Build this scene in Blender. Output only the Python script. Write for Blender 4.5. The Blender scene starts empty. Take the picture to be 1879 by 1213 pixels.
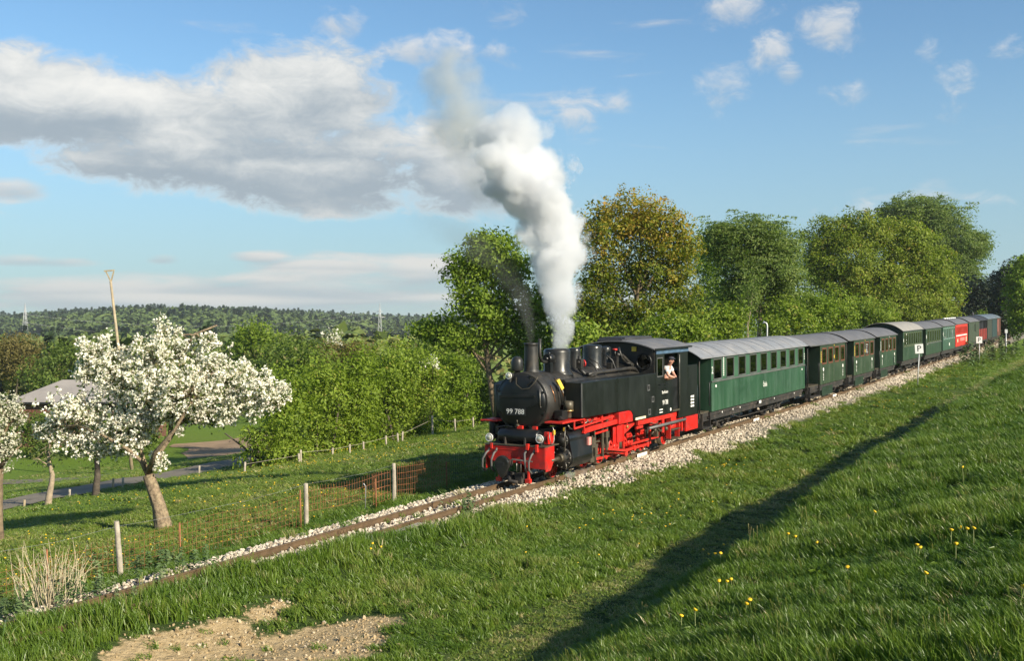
import bpy, bmesh, math, random
import numpy as np
from mathutils import Vector, Matrix, noise as mnoise

S = bpy.context.scene
COL = S.collection
R = math.radians
rng = np.random.default_rng(7)
random.seed(7)

# ------------------------------------------------------------------ camera
CAMZ = 3.886
cam_d = bpy.data.cameras.new('camera')
cam = bpy.data.objects.new('camera', cam_d)
COL.objects.link(cam)
cam.location = (0, 0, CAMZ)
cam.rotation_euler = (R(90), 0, 0)
cam_d.sensor_width = 36.0
cam_d.lens = 36.0 * 2000 / 1879
cam_d.shift_y = -8.5 / 1879
cam_d.clip_start = 0.1
cam_d.clip_end = 20000
S.camera = cam

# ------------------------------------------------------------------ exposure
S.view_settings.view_transform = 'Standard'
S.view_settings.look = 'None'
S.view_settings.gamma = 1.0
S.view_settings.use_curve_mapping = False
S.view_settings.exposure = 0.8
S.cycles.max_bounces = 24
S.cycles.diffuse_bounces = 3
S.cycles.glossy_bounces = 3
S.cycles.transmission_bounces = 4
S.cycles.volume_bounces = 20
S.cycles.transparent_max_bounces = 16
S.cycles.volume_step_rate = 0.42
S.cycles.volume_max_steps = 512
S.cycles.use_denoising = True
S.cycles.caustics_reflective = False
S.cycles.caustics_refractive = False

# ------------------------------------------------------------------ sun
SUN_EL = 26.5
LH = Vector((-0.77, 0.64, 0)).normalized()                   # where the light travels, on the map
L = Vector((LH.x * math.cos(R(SUN_EL)), LH.y * math.cos(R(SUN_EL)), -math.sin(R(SUN_EL))))
sun_d = bpy.data.lights.new('sun', 'SUN')
sun_d.energy = 5.0
sun_d.angle = R(0.55)
sun_d.color = (1.0, 0.9, 0.72)
sun = bpy.data.objects.new('sun', sun_d)
sun.rotation_euler = L.to_track_quat('-Z', 'Y').to_euler()
sun.location = (40, -40, 60)
COL.objects.link(sun)


# ------------------------------------------------------------------ node helper
class NT:
    """tiny expression builder over a node tree"""

    def __init__(self, tree):
        self.t = tree
        self.n = tree.nodes
        self.l = tree.links

    def new(self, typ, **kw):
        nd = self.n.new(typ)
        for k, v in kw.items():
            setattr(nd, k, v)
        return nd

    def put(self, sock, val):
        if isinstance(val, bpy.types.NodeSocket):
            self.l.new(val, sock)
        elif val is not None:
            if hasattr(sock.default_value, '__len__') and not hasattr(val, '__len__'):
                val = [val] * len(sock.default_value)
            if hasattr(val, '__len__') and len(val) == 3 and len(sock.default_value) == 4:
                val = tuple(val) + (1.0,)
            sock.default_value = val

    def m(self, op, a, b=None, c=None, clamp=False):
        nd = self.new('ShaderNodeMath', operation=op, use_clamp=clamp)
        self.put(nd.inputs[0], a)
        if b is not None:
            self.put(nd.inputs[1], b)
        if c is not None:
            self.put(nd.inputs[2], c)
        return nd.outputs[0]

    def add(self, a, b): return self.m('ADD', a, b)
    def sub(self, a, b): return self.m('SUBTRACT', a, b)
    def mul(self, a, b): return self.m('MULTIPLY', a, b)
    def mx(self, a, b): return self.m('MAXIMUM', a, b)

    def step(self, x, lo, hi, olo=0.0, ohi=1.0, smooth=True):
        nd = self.new('ShaderNodeMapRange', interpolation_type='SMOOTHSTEP' if smooth else 'LINEAR')
        for i, v in enumerate((x, lo, hi, olo, ohi)):
            self.put(nd.inputs[i], v)
        return nd.outputs[0]

    def mix(self, f, a, b, blend='MIX'):
        nd = self.new('ShaderNodeMix', data_type='RGBA', blend_type=blend)
        self.put(nd.inputs[0], f)
        self.put(nd.inputs[6], a)
        self.put(nd.inputs[7], b)
        return nd.outputs[2]

    def noise(self, vec, scale, detail=4, rough=0.55, dist=0.0, dim='3D', lac=2.0):
        nd = self.new('ShaderNodeTexNoise', noise_dimensions=dim)
        if vec is not None:
            self.put(nd.inputs['Vector'], vec)
        self.put(nd.inputs['Scale'], scale)
        self.put(nd.inputs['Detail'], detail)
        self.put(nd.inputs['Roughness'], rough)
        self.put(nd.inputs['Distortion'], dist)
        self.put(nd.inputs['Lacunarity'], lac)
        return nd.outputs[0]

    def comb(self, x, y, z):
        nd = self.new('ShaderNodeCombineXYZ')
        for i, v in enumerate((x, y, z)):
            self.put(nd.inputs[i], v)
        return nd.outputs[0]

    def sep(self, v):
        nd = self.new('ShaderNodeSeparateXYZ')
        self.put(nd.inputs[0], v)
        return nd.outputs

    def vm(self, op, a, b=None):
        nd = self.new('ShaderNodeVectorMath', operation=op)
        self.put(nd.inputs[0], a)
        if b is not None:
            self.put(nd.inputs[1], b)
        return nd.outputs[0]

    def attr(self, name, typ='GEOMETRY'):
        nd = self.new('ShaderNodeAttribute', attribute_name=name, attribute_type=typ)
        return nd.outputs

    def ramp(self, f, stops, interp='LINEAR'):
        nd = self.new('ShaderNodeValToRGB')
        cr = nd.color_ramp
        cr.interpolation = interp
        while len(cr.elements) < len(stops):
            cr.elements.new(0.5)
        for e, (p, c) in zip(cr.elements, stops):
            e.position = p
            e.color = tuple(c) + (1.0,) if len(c) == 3 else c
        self.put(nd.inputs[0], f)
        return nd.outputs[0]


# ------------------------------------------------------------------ sky
world = bpy.data.worlds.new('World')
S.world = world
world.use_nodes = True
wt = NT(world.node_tree)
wt.n.clear()
sky = wt.new('ShaderNodeTexSky', sky_type='NISHITA')
sky.sun_disc = False
sky.sun_elevation = R(SUN_EL)
sky.sun_rotation = math.atan2(-LH.x, -LH.y)
sky.air_density = 1.0
sky.dust_density = 0.6
sky.ozone_density = 1.6
sky.altitude = 500
SKY_STRENGTH = 0.094


def azel(px, py):
    x, z = (px - 939.5) / 2000, (598 - py) / 2000
    return math.atan2(x, 1), math.atan2(z, math.hypot(x, 1))


gen = wt.new('ShaderNodeTexCoord').outputs['Generated']
dx, dy, dz = wt.sep(gen)
AZ = wt.m('ARCTAN2', dx, dy)
EL = wt.m('ARCSINE', dz)
# cumulus: (px, py, half width px, half height px, weight)
BANK = [(40, 180, 300, 105, 1.1), (300, 215, 300, 92, 1.15), (545, 190, 215, 118, 1.1), (420, 298, 350, 82, 1.1),
        (690, 280, 200, 90, 1.05), (600, 345, 250, 58, .95), (800, 310, 170, 95, 1.0), (250, 300, 200, 52, .8), (-200, 180, 260, 110, 1.0), (860, 350, 120, 60, .8)]
PUFF = [(815, 88, 130, 48, .95), (915, 95, 85, 40, .8), (640, 32, 75, 45, .62), (930, 18, 80, 52, .68),
        (1415, 92, 48, 46, .62), (1445, 132, 30, 26, .6), (1530, 48, 78, 52, .55), (1340, 15, 100, 40, .57),
        (1755, 145, 58, 52, .66), (1750, 195, 45, 48, .58), (1850, 92, 55, 44, .55), (1705, 92, 38, 34, .5),
        (1065, 210, 80, 46, .54), (1125, 190, 36, 30, .55), (1325, 155, 50, 50, .47),
        (1070, 370, 70, 40, .55), (1560, 385, 90, 26, .5), (1830, 375, 95, 26, .44), (1560, 172, 60, 26, .44)]
STRIA = [(480, 472, 70, 16, .75), (300, 474, 40, 12, .6), (600, 490, 200, 26, .66), (560, 522, 330, 30, .95),
         (180, 535, 250, 38, .85), (640, 545, 260, 30, .8), (790, 502, 130, 42, .9), (20, 345, 70, 24, .6),
         (60, 478, 120, 14, .6), (330, 560, 420, 22, .75), (950, 560, 400, 34, .5), (1500, 560, 500, 40, .4)]
sx, sy, sz = wt.sep(gen)
cvec = wt.comb(sx, sy, wt.mul(sz, 1.7))
nA = wt.noise(cvec, 8.0, 9, .56, .25)
nB = wt.noise(cvec, 26.0, 8, .68, .5)
svec = wt.comb(sx, sy, wt.mul(sz, 7.0))
nS = wt.noise(svec, 6.0, 7, .55, .3)


def blobs(lst):
    best = None
    low = None
    for (px, py, rx, ry, w) in lst:
        a, e = azel(px, py)
        a2, e2 = azel(px + rx, py)
        a3, e3 = azel(px, py - ry)
        u = wt.mul(wt.sub(AZ, a), 1 / abs(a2 - a))
        v = wt.mul(wt.sub(EL, e), 1 / abs(e3 - e))
        d = wt.m('SUBTRACT', 1.0, wt.add(wt.mul(u, u), wt.mul(v, v)))
        d = wt.mul(wt.mx(d, -1.0), w)
        best = d if best is None else wt.mx(best, d)
        s = wt.mul(wt.mx(d, 0.0), v)
        low = s if low is None else wt.add(low, s)
    return best, low


bD, bV = blobs(BANK)
pD, pV = blobs(PUFF)
tD, tV = blobs(STRIA)
nAc = wt.sub(nA, .5)
nBc = wt.sub(nB, .5)
nSc = wt.sub(nS, .5)
bank = wt.add(bD, wt.add(wt.add(wt.mul(nAc, 2.2), wt.mul(nBc, 1.9)), wt.mul(nSc, .4)))
bankA = wt.step(bank, .0, .8)
puff = wt.add(pD, wt.add(wt.mul(nAc, 2.8), wt.mul(nBc, 2.2)))
puffA = wt.mul(wt.step(puff, .15, 1.05), .78)
stria = wt.add(tD, wt.add(wt.mul(nSc, 3.2), wt.mul(nBc, .5)))
striaA = wt.mul(wt.step(stria, -.1, .75), .85)
# the rest of the sky outside the picture: scattered fair-weather cloud of the same kind
front = wt.step(dy, .45, .62)
rest = wt.add(wt.mul(nAc, 3.0), wt.mul(nBc, 1.0))
restA = wt.mul(wt.mul(wt.step(rest, .35, 1.0), wt.step(dz, .0, .1)), wt.sub(1.0, front))
# light on the clouds: white rims above, grey bellies below
litb = wt.add(wt.add(wt.mul(bV, .95), wt.mul(nSc, .8)), wt.add(wt.mul(nAc, 1.7), wt.mul(nBc, 1.1)))
bankL = wt.step(litb, -.42, 1.0)
bankL = wt.mx(bankL, wt.step(bank, .85, .1, 0.0, .75))
litp = wt.add(wt.mul(pV, 1.0), wt.mul(nBc, .9))
puffL = wt.step(litp, -.5, .45)
GREY = (2.35, 2.75, 3.1)
WHITE = (5.9, 5.8, 5.5)
bankC = wt.mix(bankL, GREY, WHITE)
puffC = wt.mix(puffL, (3.0, 3.4, 3.8), (5.2, 5.1, 4.95))
striaC = wt.mix(wt.step(wt.add(tV, wt.mul(nSc, 1.2)), -.35, .4), (2.9, 3.25, 3.55), (5.0, 4.75, 4.5))
# evening sky: a little greener and paler towards the horizon
skyc = wt.mix(1.0, sky.outputs[0], (.68, .86, .93), 'MULTIPLY')
hz = wt.step(dz, .0, .27, 1.0, 0.0)
skyc = wt.mix(wt.mul(hz, .72), skyc, (2.1, 2.95, 3.5))
c = wt.mix(striaA, skyc, striaC)
c = wt.mix(wt.mul(restA, .85), c, puffC)
c = wt.mix(puffA, c, puffC)
c = wt.mix(wt.mul(bankA, .96), c, bankC)
bg = wt.new('ShaderNodeBackground')
wt.put(bg.inputs[0], c)
bg.inputs[1].default_value = SKY_STRENGTH
wo = wt.new('ShaderNodeOutputWorld')
wt.l.new(bg.outputs[0], wo.inputs[0])

# ------------------------------------------------------------------ the track's frame
TH = math.atan2(1128.5, 2000.0)
GR = 0.015677
d2 = np.array([math.sin(TH), math.cos(TH)])
n2 = np.array([-math.cos(TH), math.sin(TH)])
ORG = np.array([0.656, 27.892])
d3 = Vector((d2[0], d2[1], GR)).normalized()
n3 = Vector((n2[0], n2[1], 0))
u3 = d3.cross(n3)
FR = Matrix(((d3.x, n3.x, u3.x, ORG[0]), (d3.y, n3.y, u3.y, ORG[1]), (d3.z, n3.z, u3.z, 0.0), (0, 0, 0, 1)))


def to_xy(X, Y):
    X = np.asarray(X, float); Y = np.asarray(Y, float)
    return ORG[0] + d2[0] * X + n2[0] * Y, ORG[1] + d2[1] * X + n2[1] * Y


def to_XY(x, y):
    a, b = np.asarray(x, float) - ORG[0], np.asarray(y, float) - ORG[1]
    return a * d2[0] + b * d2[1], a * n2[0] + b * n2[1]


def track_z(X):
    """world height of the rail head; the climb steepens a little behind the first coach"""
    X = np.asarray(X, float)
    Xc = np.clip(X, -70, 170)
    return GR * Xc + 0.004 * np.maximum(Xc - 25, 0)


def lump(x, y, s, seed=0.0):
    x = x / s + seed; y = y / s - seed * 1.7
    return (np.sin(x * 1.3 + 1.7 * np.sin(y * .9 + seed)) + np.sin(y * 1.7 + 1.3 * np.sin(x * 1.1)) + .6 * np.sin(x * 2.9 + y * 2.3)) / 2.6


PROF_Y = [-400, -60, -20, -13, -10.5, -8.7, -7.7, -6.95, -6.6, -5.4, -4.8, -3.2, -2.5, -1.9, -1.4, -.8, .8, 1.15, 1.6, 2.3, 3.2, 10, 19, 22, 24.5, 30, 60]
PROF_Z = [7, 4.6, 3.0, 2.1, 1.62, 1.2, .42, -.24, -.42, -.44, -.34, -.37, -.44, -.33, -.19, -.15, -.15, -.17, -.34, -.56, -.62, -1.12, -2.3, -2.68, -2.82, -3.5, -6.6]
GENT_Z = [7, 4.6, 3.0, 1.5, .9, .42, .14, -.1, -.22, -.28, -.26, -.3, -.36, -.3, -.19, -.15, -.15, -.17, -.34, -.56, -.62, -1.12, -2.3, -2.68, -2.82, -3.5, -6.6]


def sstep(x, a, b):
    t = np.clip((x - a) / (b - a), 0, 1)
    return t * t * (3 - 2 * t)


def ground(x, y):
    """world height of the terrain"""
    x = np.asarray(x, float); y = np.asarray(y, float)
    X, Y = to_XY(x, y)
    p1 = np.interp(Y, PROF_Y, PROF_Z)
    p2 = np.interp(Y, PROF_Y, GENT_Z)
    k = np.maximum(sstep(X, 26, 42), .5 * sstep(-X, 0, 13) * sstep(Y, -14, -9))
    p = p1 * (1 - k) + p2 * k
    wob = lump(x, y, 2.2) * .05 + lump(x, y, .8, 3.1) * .02
    wob = wob * sstep(np.abs(Y), 1.5, 2.6) + lump(x, y, 9.0, 5.2) * .12 * sstep(Y, 3.5, 8)
    wob = wob + (lump(X, Y, 3.1, 6.3) * .13 + lump(X, Y, 1.3, 2.9) * .05) * np.exp(-((Y + 8.6) / 1.1) ** 2)
    near = track_z(X) + p + wob
    # the valley and the hills far beyond
    r = np.hypot(x, y)
    far = -7.6 - 5.2 * sstep(r, 120, 420) + lump(x, y, 160.0, 1.0) * 1.6
    az = np.arctan2(x, np.maximum(y, 1e-3))
    hill = 14.5 * np.exp(-((az + .315) / .1) ** 2) + 7 * np.exp(-((az + .2) / .08) ** 2)
    far = far + hill * sstep(r, 650, 1150) + 12.5 * sstep(r, 950, 1900)
    far = far - 60 * sstep(r, 2500, 9000)
    kf = sstep(Y, 24, 70)
    z = near * (1 - kf) + far * kf
    return z


def gz(x, y):
    return float(ground(x, y))


def place(px, Y):
    """map point seen in column px of the photograph at lateral distance Y from the track"""
    t = (px - 939.5) / 2000
    # Y = ((t*y - ox)*n2x + (y-oy)*n2y)
    yv = (Y + ORG[0] * n2[0] + ORG[1] * n2[1]) / (t * n2[0] + n2[1])
    return t * yv, yv


def ray_at(px, py, depth):
    return Vector(((px - 939.5) / 2000 * depth, depth, CAMZ + (598 - py) / 2000 * depth))


# ------------------------------------------------------------------ object helpers
def tag(o, label=None, cat=None, group=None, kind=None):
    if label: o['label'] = label
    if cat: o['category'] = cat
    if group: o['group'] = group
    if kind: o['kind'] = kind
    return o


def link(o, parent=None):
    COL.objects.link(o)
    if parent is not None:
        o.parent = parent
    return o


def empty(name, loc=(0, 0, 0), rz=0.0, mat=None):
    o = bpy.data.objects.new(name, None)
    o.empty_display_size = .3
    COL.objects.link(o)
    if mat is not None:
        o.matrix_world = mat
    else:
        o.location = loc
        o.rotation_euler = (0, 0, rz)
    return o


def train_mat(X, Y=0.0, Z=0.0):
    dz_ = .004 * max(X - 25, 0)
    return FR @ Matrix.Translation((X, Y, Z + dz_))


def copy_tree(o, parent=None):
    c_ = o.copy()
    COL.objects.link(c_)
    if parent is not None:
        c_.parent = parent
        c_.matrix_parent_inverse = o.matrix_parent_inverse.copy()
    for ch in list(o.children):
        copy_tree(ch, c_)
    return c_


def fastmesh(name, V, F, smooth=False, mats=(), attrs=None):
    me = bpy.data.meshes.new(name)
    V = np.asarray(V, np.float32); F = np.asarray(F, np.int32)
    me.vertices.add(len(V))
    me.vertices.foreach_set('co', V.ravel())
    if len(F):
        k = F.shape[1]
        me.loops.add(F.size)
        me.loops.foreach_set('vertex_index', F.ravel())
        me.polygons.add(len(F))
        me.polygons.foreach_set('loop_start', np.arange(0, F.size, k, dtype=np.int32))
        me.polygons.foreach_set('use_smooth', np.full(len(F), smooth))
    for m_ in mats:
        me.materials.append(m_)
    if attrs:
        for (an, typ, dom, data) in attrs:
            a = me.attributes.new(an, typ, dom)
            a.data.foreach_set('vector' if typ == 'FLOAT_VECTOR' else 'value', np.asarray(data).ravel())
    me.update(calc_edges=True)
    return me


class MB:
    """collects shapes, then links them as one mesh object"""

    def __init__(self):
        self.v = []; self.f = []; self.s = []

    def add(self, vs, fs, smooth=False):
        o = len(self.v)
        self.v.extend([tuple(p) for p in vs])
        for q in fs:
            self.f.append([i + o for i in q]); self.s.append(smooth)
        return self

    def box(self, x0, x1, y0, y1, z0, z1):
        x0, x1 = min(x0, x1), max(x0, x1); y0, y1 = min(y0, y1), max(y0, y1); z0, z1 = min(z0, z1), max(z0, z1)
        vs = [(x, y, z) for x in (x0, x1) for y in (y0, y1) for z in (z0, z1)]
        return self.add(vs, [(0, 1, 3, 2), (4, 6, 7, 5), (0, 4, 5, 1), (2, 3, 7, 6), (0, 2, 6, 4), (1, 5, 7, 3)])

    def bar(self, a, b, w, h, roll=0.0):
        """box of section w x h between two points"""
        a = Vector(a); b = Vector(b); t = (b - a).normalized()
        up_ = Vector((0, 0, 1)) if abs(t.z) < .95 else Vector((1, 0, 0))
        s_ = t.cross(up_).normalized(); q = s_.cross(t)
        vs = []
        for p in (a, b):
            for i, j in ((-1, -1), (1, -1), (1, 1), (-1, 1)):
                vs.append(p + s_ * (i * w / 2) + q * (j * h / 2))
        return self.add(vs, [(0, 1, 2, 3), (7, 6, 5, 4), (0, 4, 5, 1), (1, 5, 6, 2), (2, 6, 7, 3), (3, 7, 4, 0)])

    def tube(self, pts, r, n=8, caps=True):
        pts = [Vector(p) for p in pts]
        rs = r if hasattr(r, '__len__') else [r] * len(pts)
        vs = []; fs = []
        prev = None
        for i, p in enumerate(pts):
            t = (pts[min(i + 1, len(pts) - 1)] - pts[max(i - 1, 0)])
            if t.length < 1e-9: t = Vector((0, 0, 1))
            t.normalize()
            if prev is None:
                a = t.orthogonal().normalized()
            else:
                a = prev - t * prev.dot(t)
                a = a.normalized() if a.length > 1e-6 else t.orthogonal().normalized()
            prev = a
            b = t.cross(a)
            for k in range(n):
                an = 2 * math.pi * k / n
                vs.append(p + (a * math.cos(an) + b * math.sin(an)) * rs[i])
        for i in range(len(pts) - 1):
            for k in range(n):
                fs.append((i * n + k, i * n + (k + 1) % n, (i + 1) * n + (k + 1) % n, (i + 1) * n + k))
        self.add(vs, fs, True)
        if caps:
            o = len(self.v) - len(vs)
            self.f.append([o + k for k in range(n)][::-1]); self.s.append(False)
            self.f.append([o + (len(pts) - 1) * n + k for k in range(n)]); self.s.append(False)
        return self

    def lathe(self, org, axis, prof, n=24, caps=True):
        """prof: list of (distance along axis, radius)"""
        org = Vector(org); t = Vector(axis).normalized(); a = t.orthogonal().normalized(); b = t.cross(a)
        vs = []; fs = []
        for (h, r) in prof:
            for k in range(n):
                an = 2 * math.pi * k / n
                vs.append(org + t * h + (a * math.cos(an) + b * math.sin(an)) * r)
        for i in range(len(prof) - 1):
            for k in range(n):
                fs.append((i * n + k, i * n + (k + 1) % n, (i + 1) * n + (k + 1) % n, (i + 1) * n + k))
        self.add(vs, fs, True)
        if caps:
            o = len(self.v) - len(vs)
            self.f.append([o + k for k in range(n)][::-1]); self.s.append(False)
            self.f.append([o + (len(prof) - 1) * n + k for k in range(n)]); self.s.append(False)
        return self

    def cyl(self, a, b, r, n=16, r2=None):
        a = Vector(a); b = Vector(b)
        return self.lathe(a, b - a, [(0, r), ((b - a).length, r if r2 is None else r2)], n)

    def prism(self, poly, axis, a, b):
        """polygon in the plane across `axis` (x: (y,z), y: (x,z), z: (x,y)), extruded from a to b"""
        def P(q, h):
            return {'x': (h, q[0], q[1]), 'y': (q[0], h, q[1]), 'z': (q[0], q[1], h)}[axis]
        n = len(poly)
        vs = [P(q, a) for q in poly] + [P(q, b) for q in poly]
        fs = [list(range(n))[::-1], list(range(n, 2 * n))]
        fs += [(i, (i + 1) % n, n + (i + 1) % n, n + i) for i in range(n)]
        return self.add(vs, fs)

    def ball(self, c_, r, n=10, m_=6, sc=(1, 1, 1)):
        c_ = Vector(c_); vs = []; fs = []
        for i in range(m_ + 1):
            ph = math.pi * i / m_
            for k in range(n):
                an = 2 * math.pi * k / n
                vs.append(c_ + Vector((math.sin(ph) * math.cos(an) * r * sc[0], math.sin(ph) * math.sin(an) * r * sc[1], math.cos(ph) * r * sc[2])))
        for i in range(m_):
            for k in range(n):
                fs.append((i * n + k, (i + 1) * n + k, (i + 1) * n + (k + 1) % n, i * n + (k + 1) % n))
        return self.add(vs, fs, True)

    def mesh(self, name, material):
        me = bpy.data.meshes.new(name)
        me.from_pydata(self.v, [], self.f)
        me.polygons.foreach_set('use_smooth', self.s)
        me.materials.append(material)
        bm = bmesh.new(); bm.from_mesh(me)
        bmesh.ops.recalc_face_normals(bm, faces=bm.faces)
        bm.to_mesh(me); bm.free()
        return me

    def build(self, name, material, parent=None, bevel=0.0, **kw):
        o = bpy.data.objects.new(name, self.mesh(name, material))
        link(o, parent)
        if bevel:
            b = o.modifiers.new('edge', 'BEVEL'); b.width = bevel; b.segments = 2; b.limit_method = 'ANGLE'; b.angle_limit = R(40)
        for k, v in kw.items():
            o[k] = v
        return o


FONT = None


def text_mesh(name, s, size, material, parent, mat, depth=.004, align='CENTER', squeeze=1.0):
    """flat print: letters as thin geometry"""
    cu = bpy.data.curves.new(name, 'FONT')
    cu.body = s; cu.size = size; cu.align_x = align; cu.align_y = 'CENTER'; cu.extrude = depth
    cu.resolution_u = 2
    o = bpy.data.objects.new(name, cu)
    COL.objects.link(o)
    dg = bpy.context.evaluated_depsgraph_get()
    me = bpy.data.meshes.new_from_object(o.evaluated_get(dg))
    bpy.data.objects.remove(o)
    me.materials.clear(); me.materials.append(material)
    q = bpy.data.objects.new(name, me)
    link(q, parent)
    q.matrix_local = mat @ Matrix.Diagonal((squeeze, 1, 1, 1))
    return q


def side_m(X, Y, Z):      # print on a side facing -Y: x along +X, up Z
    return Matrix(((1, 0, 0, X), (0, 0, -1, Y), (0, 1, 0, Z), (0, 0, 0, 1)))


def front_m(X, Y, Z):     # print on a face facing -X: reads along -Y
    return Matrix(((0, 0, -1, X), (-1, 0, 0, Y), (0, 1, 0, Z), (0, 0, 0, 1)))

# ------------------------------------------------------------------ materials
def base_mat(name):
    m = bpy.data.materials.new(name)
    m.use_nodes = True
    t = NT(m.node_tree)
    p = m.node_tree.nodes['Principled BSDF']
    return m, t, p


def mat(name, col, rough=.5, metal=0.0, var=.25, scale=3.0, bump=0.0, bscale=40.0, dirt=None, dscale=2.0, damt=.4, spec=None, coat=0.0, streak=False):
    """paint, metal, wood ...: base colour with wear noise, optional dirt colour, optional fine relief"""
    m, t, p = base_mat(name)
    co = t.new('ShaderNodeTexCoord').outputs['Object']
    n1 = t.noise(co, scale, 6, .6)
    a = tuple(max(0, c_ * (1 - var)) for c_ in col); b = tuple(min(1, c_ * (1 + var)) for c_ in col)
    cc = t.mix(t.step(n1, .3, .7), a, b)
    if dirt:
        n2_ = t.noise(co, dscale, 8, .68, .6)
        if streak:
            n5 = t.noise(t.vm('MULTIPLY', co, (3.2, 3.2, .22)), 1.0, 7, .7)
            n2_ = t.add(t.mul(n2_, .45), t.mul(n5, .6))
        cc = t.mix(t.mul(t.step(n2_, .45, .75), damt), cc, dirt)
        t.put(p.inputs['Roughness'], t.step(n2_, .35, .75, rough, min(1, rough + .3)))
    else:
        t.put(p.inputs['Roughness'], t.step(n1, .3, .7, max(.02, rough - .06), min(1, rough + .08)))
    t.put(p.inputs['Base Color'], cc)
    p.inputs['Metallic'].default_value = metal
    if spec is not None: p.inputs['Specular IOR Level'].default_value = spec
    if coat: p.inputs['Coat Weight'].default_value = coat; p.inputs['Coat Roughness'].default_value = .12
    if bump:
        bn = t.new('ShaderNodeBump'); bn.inputs['Strength'].default_value = bump; bn.inputs['Distance'].default_value = .02
        t.put(bn.inputs['Height'], t.noise(co, bscale, 5, .6)); t.l.new(bn.outputs[0], p.inputs['Normal'])
    return m


def leaf_mat(name, stops, trans=.42, rough=.55, attr='tint'):
    """leaves: colour by a random value per leaf, light shining through"""
    m, t, p = base_mat(name)
    f = t.attr(attr)['Fac']
    cc = t.ramp(f, stops)
    p.inputs['Roughness'].default_value = rough
    p.inputs['Specular IOR Level'].default_value = .3
    t.put(p.inputs['Base Color'], cc)
    tr = t.new('ShaderNodeBsdfTranslucent')
    t.put(tr.inputs[0], t.mix(1.0, cc, (1.25, 1.35, .6), 'MULTIPLY'))
    mx = t.new('ShaderNodeMixShader'); mx.inputs[0].default_value = trans
    t.l.new(p.outputs[0], mx.inputs[1]); t.l.new(tr.outputs[0], mx.inputs[2])
    t.l.new(mx.outputs[0], m.node_tree.nodes['Material Output'].inputs[0])
    return m


def glass_mat(name, tint=(.75, .8, .74)):
    m, t, p = base_mat(name)
    tr = t.new('ShaderNodeBsdfTransparent'); t.put(tr.inputs[0], tint)
    gl = t.new('ShaderNodeBsdfGlossy'); gl.inputs['Roughness'].default_value = .02
    fr = t.new('ShaderNodeFresnel'); fr.inputs[0].default_value = 1.55
    mx = t.new('ShaderNodeMixShader')
    t.l.new(t.m('MULTIPLY', fr.outputs[0], 1.6, clamp=True), mx.inputs[0])
    t.l.new(tr.outputs[0], mx.inputs[1]); t.l.new(gl.outputs[0], mx.inputs[2])
    t.l.new(mx.outputs[0], m.node_tree.nodes['Material Output'].inputs[0])
    return m


M = {}
M['black'] = mat('loco_black', (.009, .0095, .0095), .3, var=.3, scale=2.5, dirt=(.035, .03, .024), dscale=2.3, damt=.4, spec=.4)
M['tank'] = mat('tank_black', (.0095, .0115, .0095), .24, var=.3, scale=1.2, dirt=(.02, .023, .018), dscale=1.0, damt=.5, bump=.05, bscale=3, streak=True, spec=.35)
M['sooty'] = mat('sooty_black', (.018, .017, .0145), .42, var=.35, scale=3, dirt=(.06, .047, .032), dscale=2.6, damt=.6)
M['dome'] = mat('dome_steel', (.03, .03, .028), .25, metal=.5, var=.25, scale=3, dirt=(.07, .06, .05), dscale=2, damt=.3)
M['red'] = mat('loco_red', (.5, .014, .01), .34, var=.18, scale=4, dirt=(.1, .025, .018), dscale=3.5, damt=.75)
M['redbright'] = mat('wheel_red', (.54, .02, .012), .38, var=.18, scale=5, dirt=(.1, .035, .022), dscale=4.5, damt=.75)
M['steel'] = mat('bare_steel', (.3, .28, .25), .35, metal=.8, var=.3, scale=6, dirt=(.1, .075, .05), dscale=5, damt=.6)
M['greasy'] = mat('greasy_metal', (.09, .075, .05), .45, metal=.3, var=.35, scale=6, dirt=(.03, .025, .02), dscale=6, damt=.7)
M['copper'] = mat('copper_pipe', (.42, .2, .1), .35, metal=.8, var=.25, scale=8)
M['brass'] = mat('brass', (.6, .42, .16), .3, metal=.8, var=.2, scale=8)
M['hose'] = mat('grey_hose', (.1, .095, .09), .6, var=.2, scale=8)
M['whitep'] = mat('white_paint', (.78, .76, .7), .5, var=.06, scale=8)
M['cream'] = mat('cream_paint', (.72, .62, .42), .5, var=.08, scale=8)
M['yellowp'] = mat('yellow_paint', (.75, .5, .05), .5, var=.12, scale=8)
M['pinkp'] = mat('red_white_plate', (.7, .28, .24), .5, var=.15, scale=30)
M['lamp'] = mat('lamp_lens', (.75, .7, .55), .08, metal=.4, var=.12, scale=14)
M['lampbody'] = mat('lamp_body', (.03, .03, .03), .3, var=.3)
M['cabroof'] = mat('cab_roof_paint', (.13, .125, .125), .42, var=.2, scale=2, dirt=(.2, .19, .18), dscale=1.5, damt=.4)
M['skysheen'] = mat('sky_sheen_paint', (.07, .12, .19), .35, var=.2, scale=4)  # the sky's reflection along the roof edge, put into the paint colour
M['glass'] = glass_mat('window_glass')
M['cabglass'] = glass_mat('cab_glass', (.55, .56, .5))
M['interior'] = mat('coach_interior', (.3, .24, .13), .7, var=.25, scale=3)
M['seat'] = mat('seat_wood', (.28, .16, .07), .6, var=.3, scale=4)
M['darkunder'] = mat('underframe', (.022, .02, .018), .6, var=.3, scale=4, dirt=(.09, .065, .045), dscale=3, damt=.6)
M['roofgrey'] = mat('coach_roof_grey', (.21, .215, .225), .45, var=.12, scale=2, dirt=(.3, .285, .27), dscale=1.2, damt=.75)
M['roofdark'] = mat('coach_roof_dark', (.115, .112, .116), .55, var=.14, scale=2, dirt=(.17, .16, .158), dscale=1.0, damt=.5)
M['roofbeige'] = mat('coach_roof_beige', (.27, .25, .22), .55, var=.1, scale=2, dirt=(.25, .24, .22), dscale=1.0, damt=.5)
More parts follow.
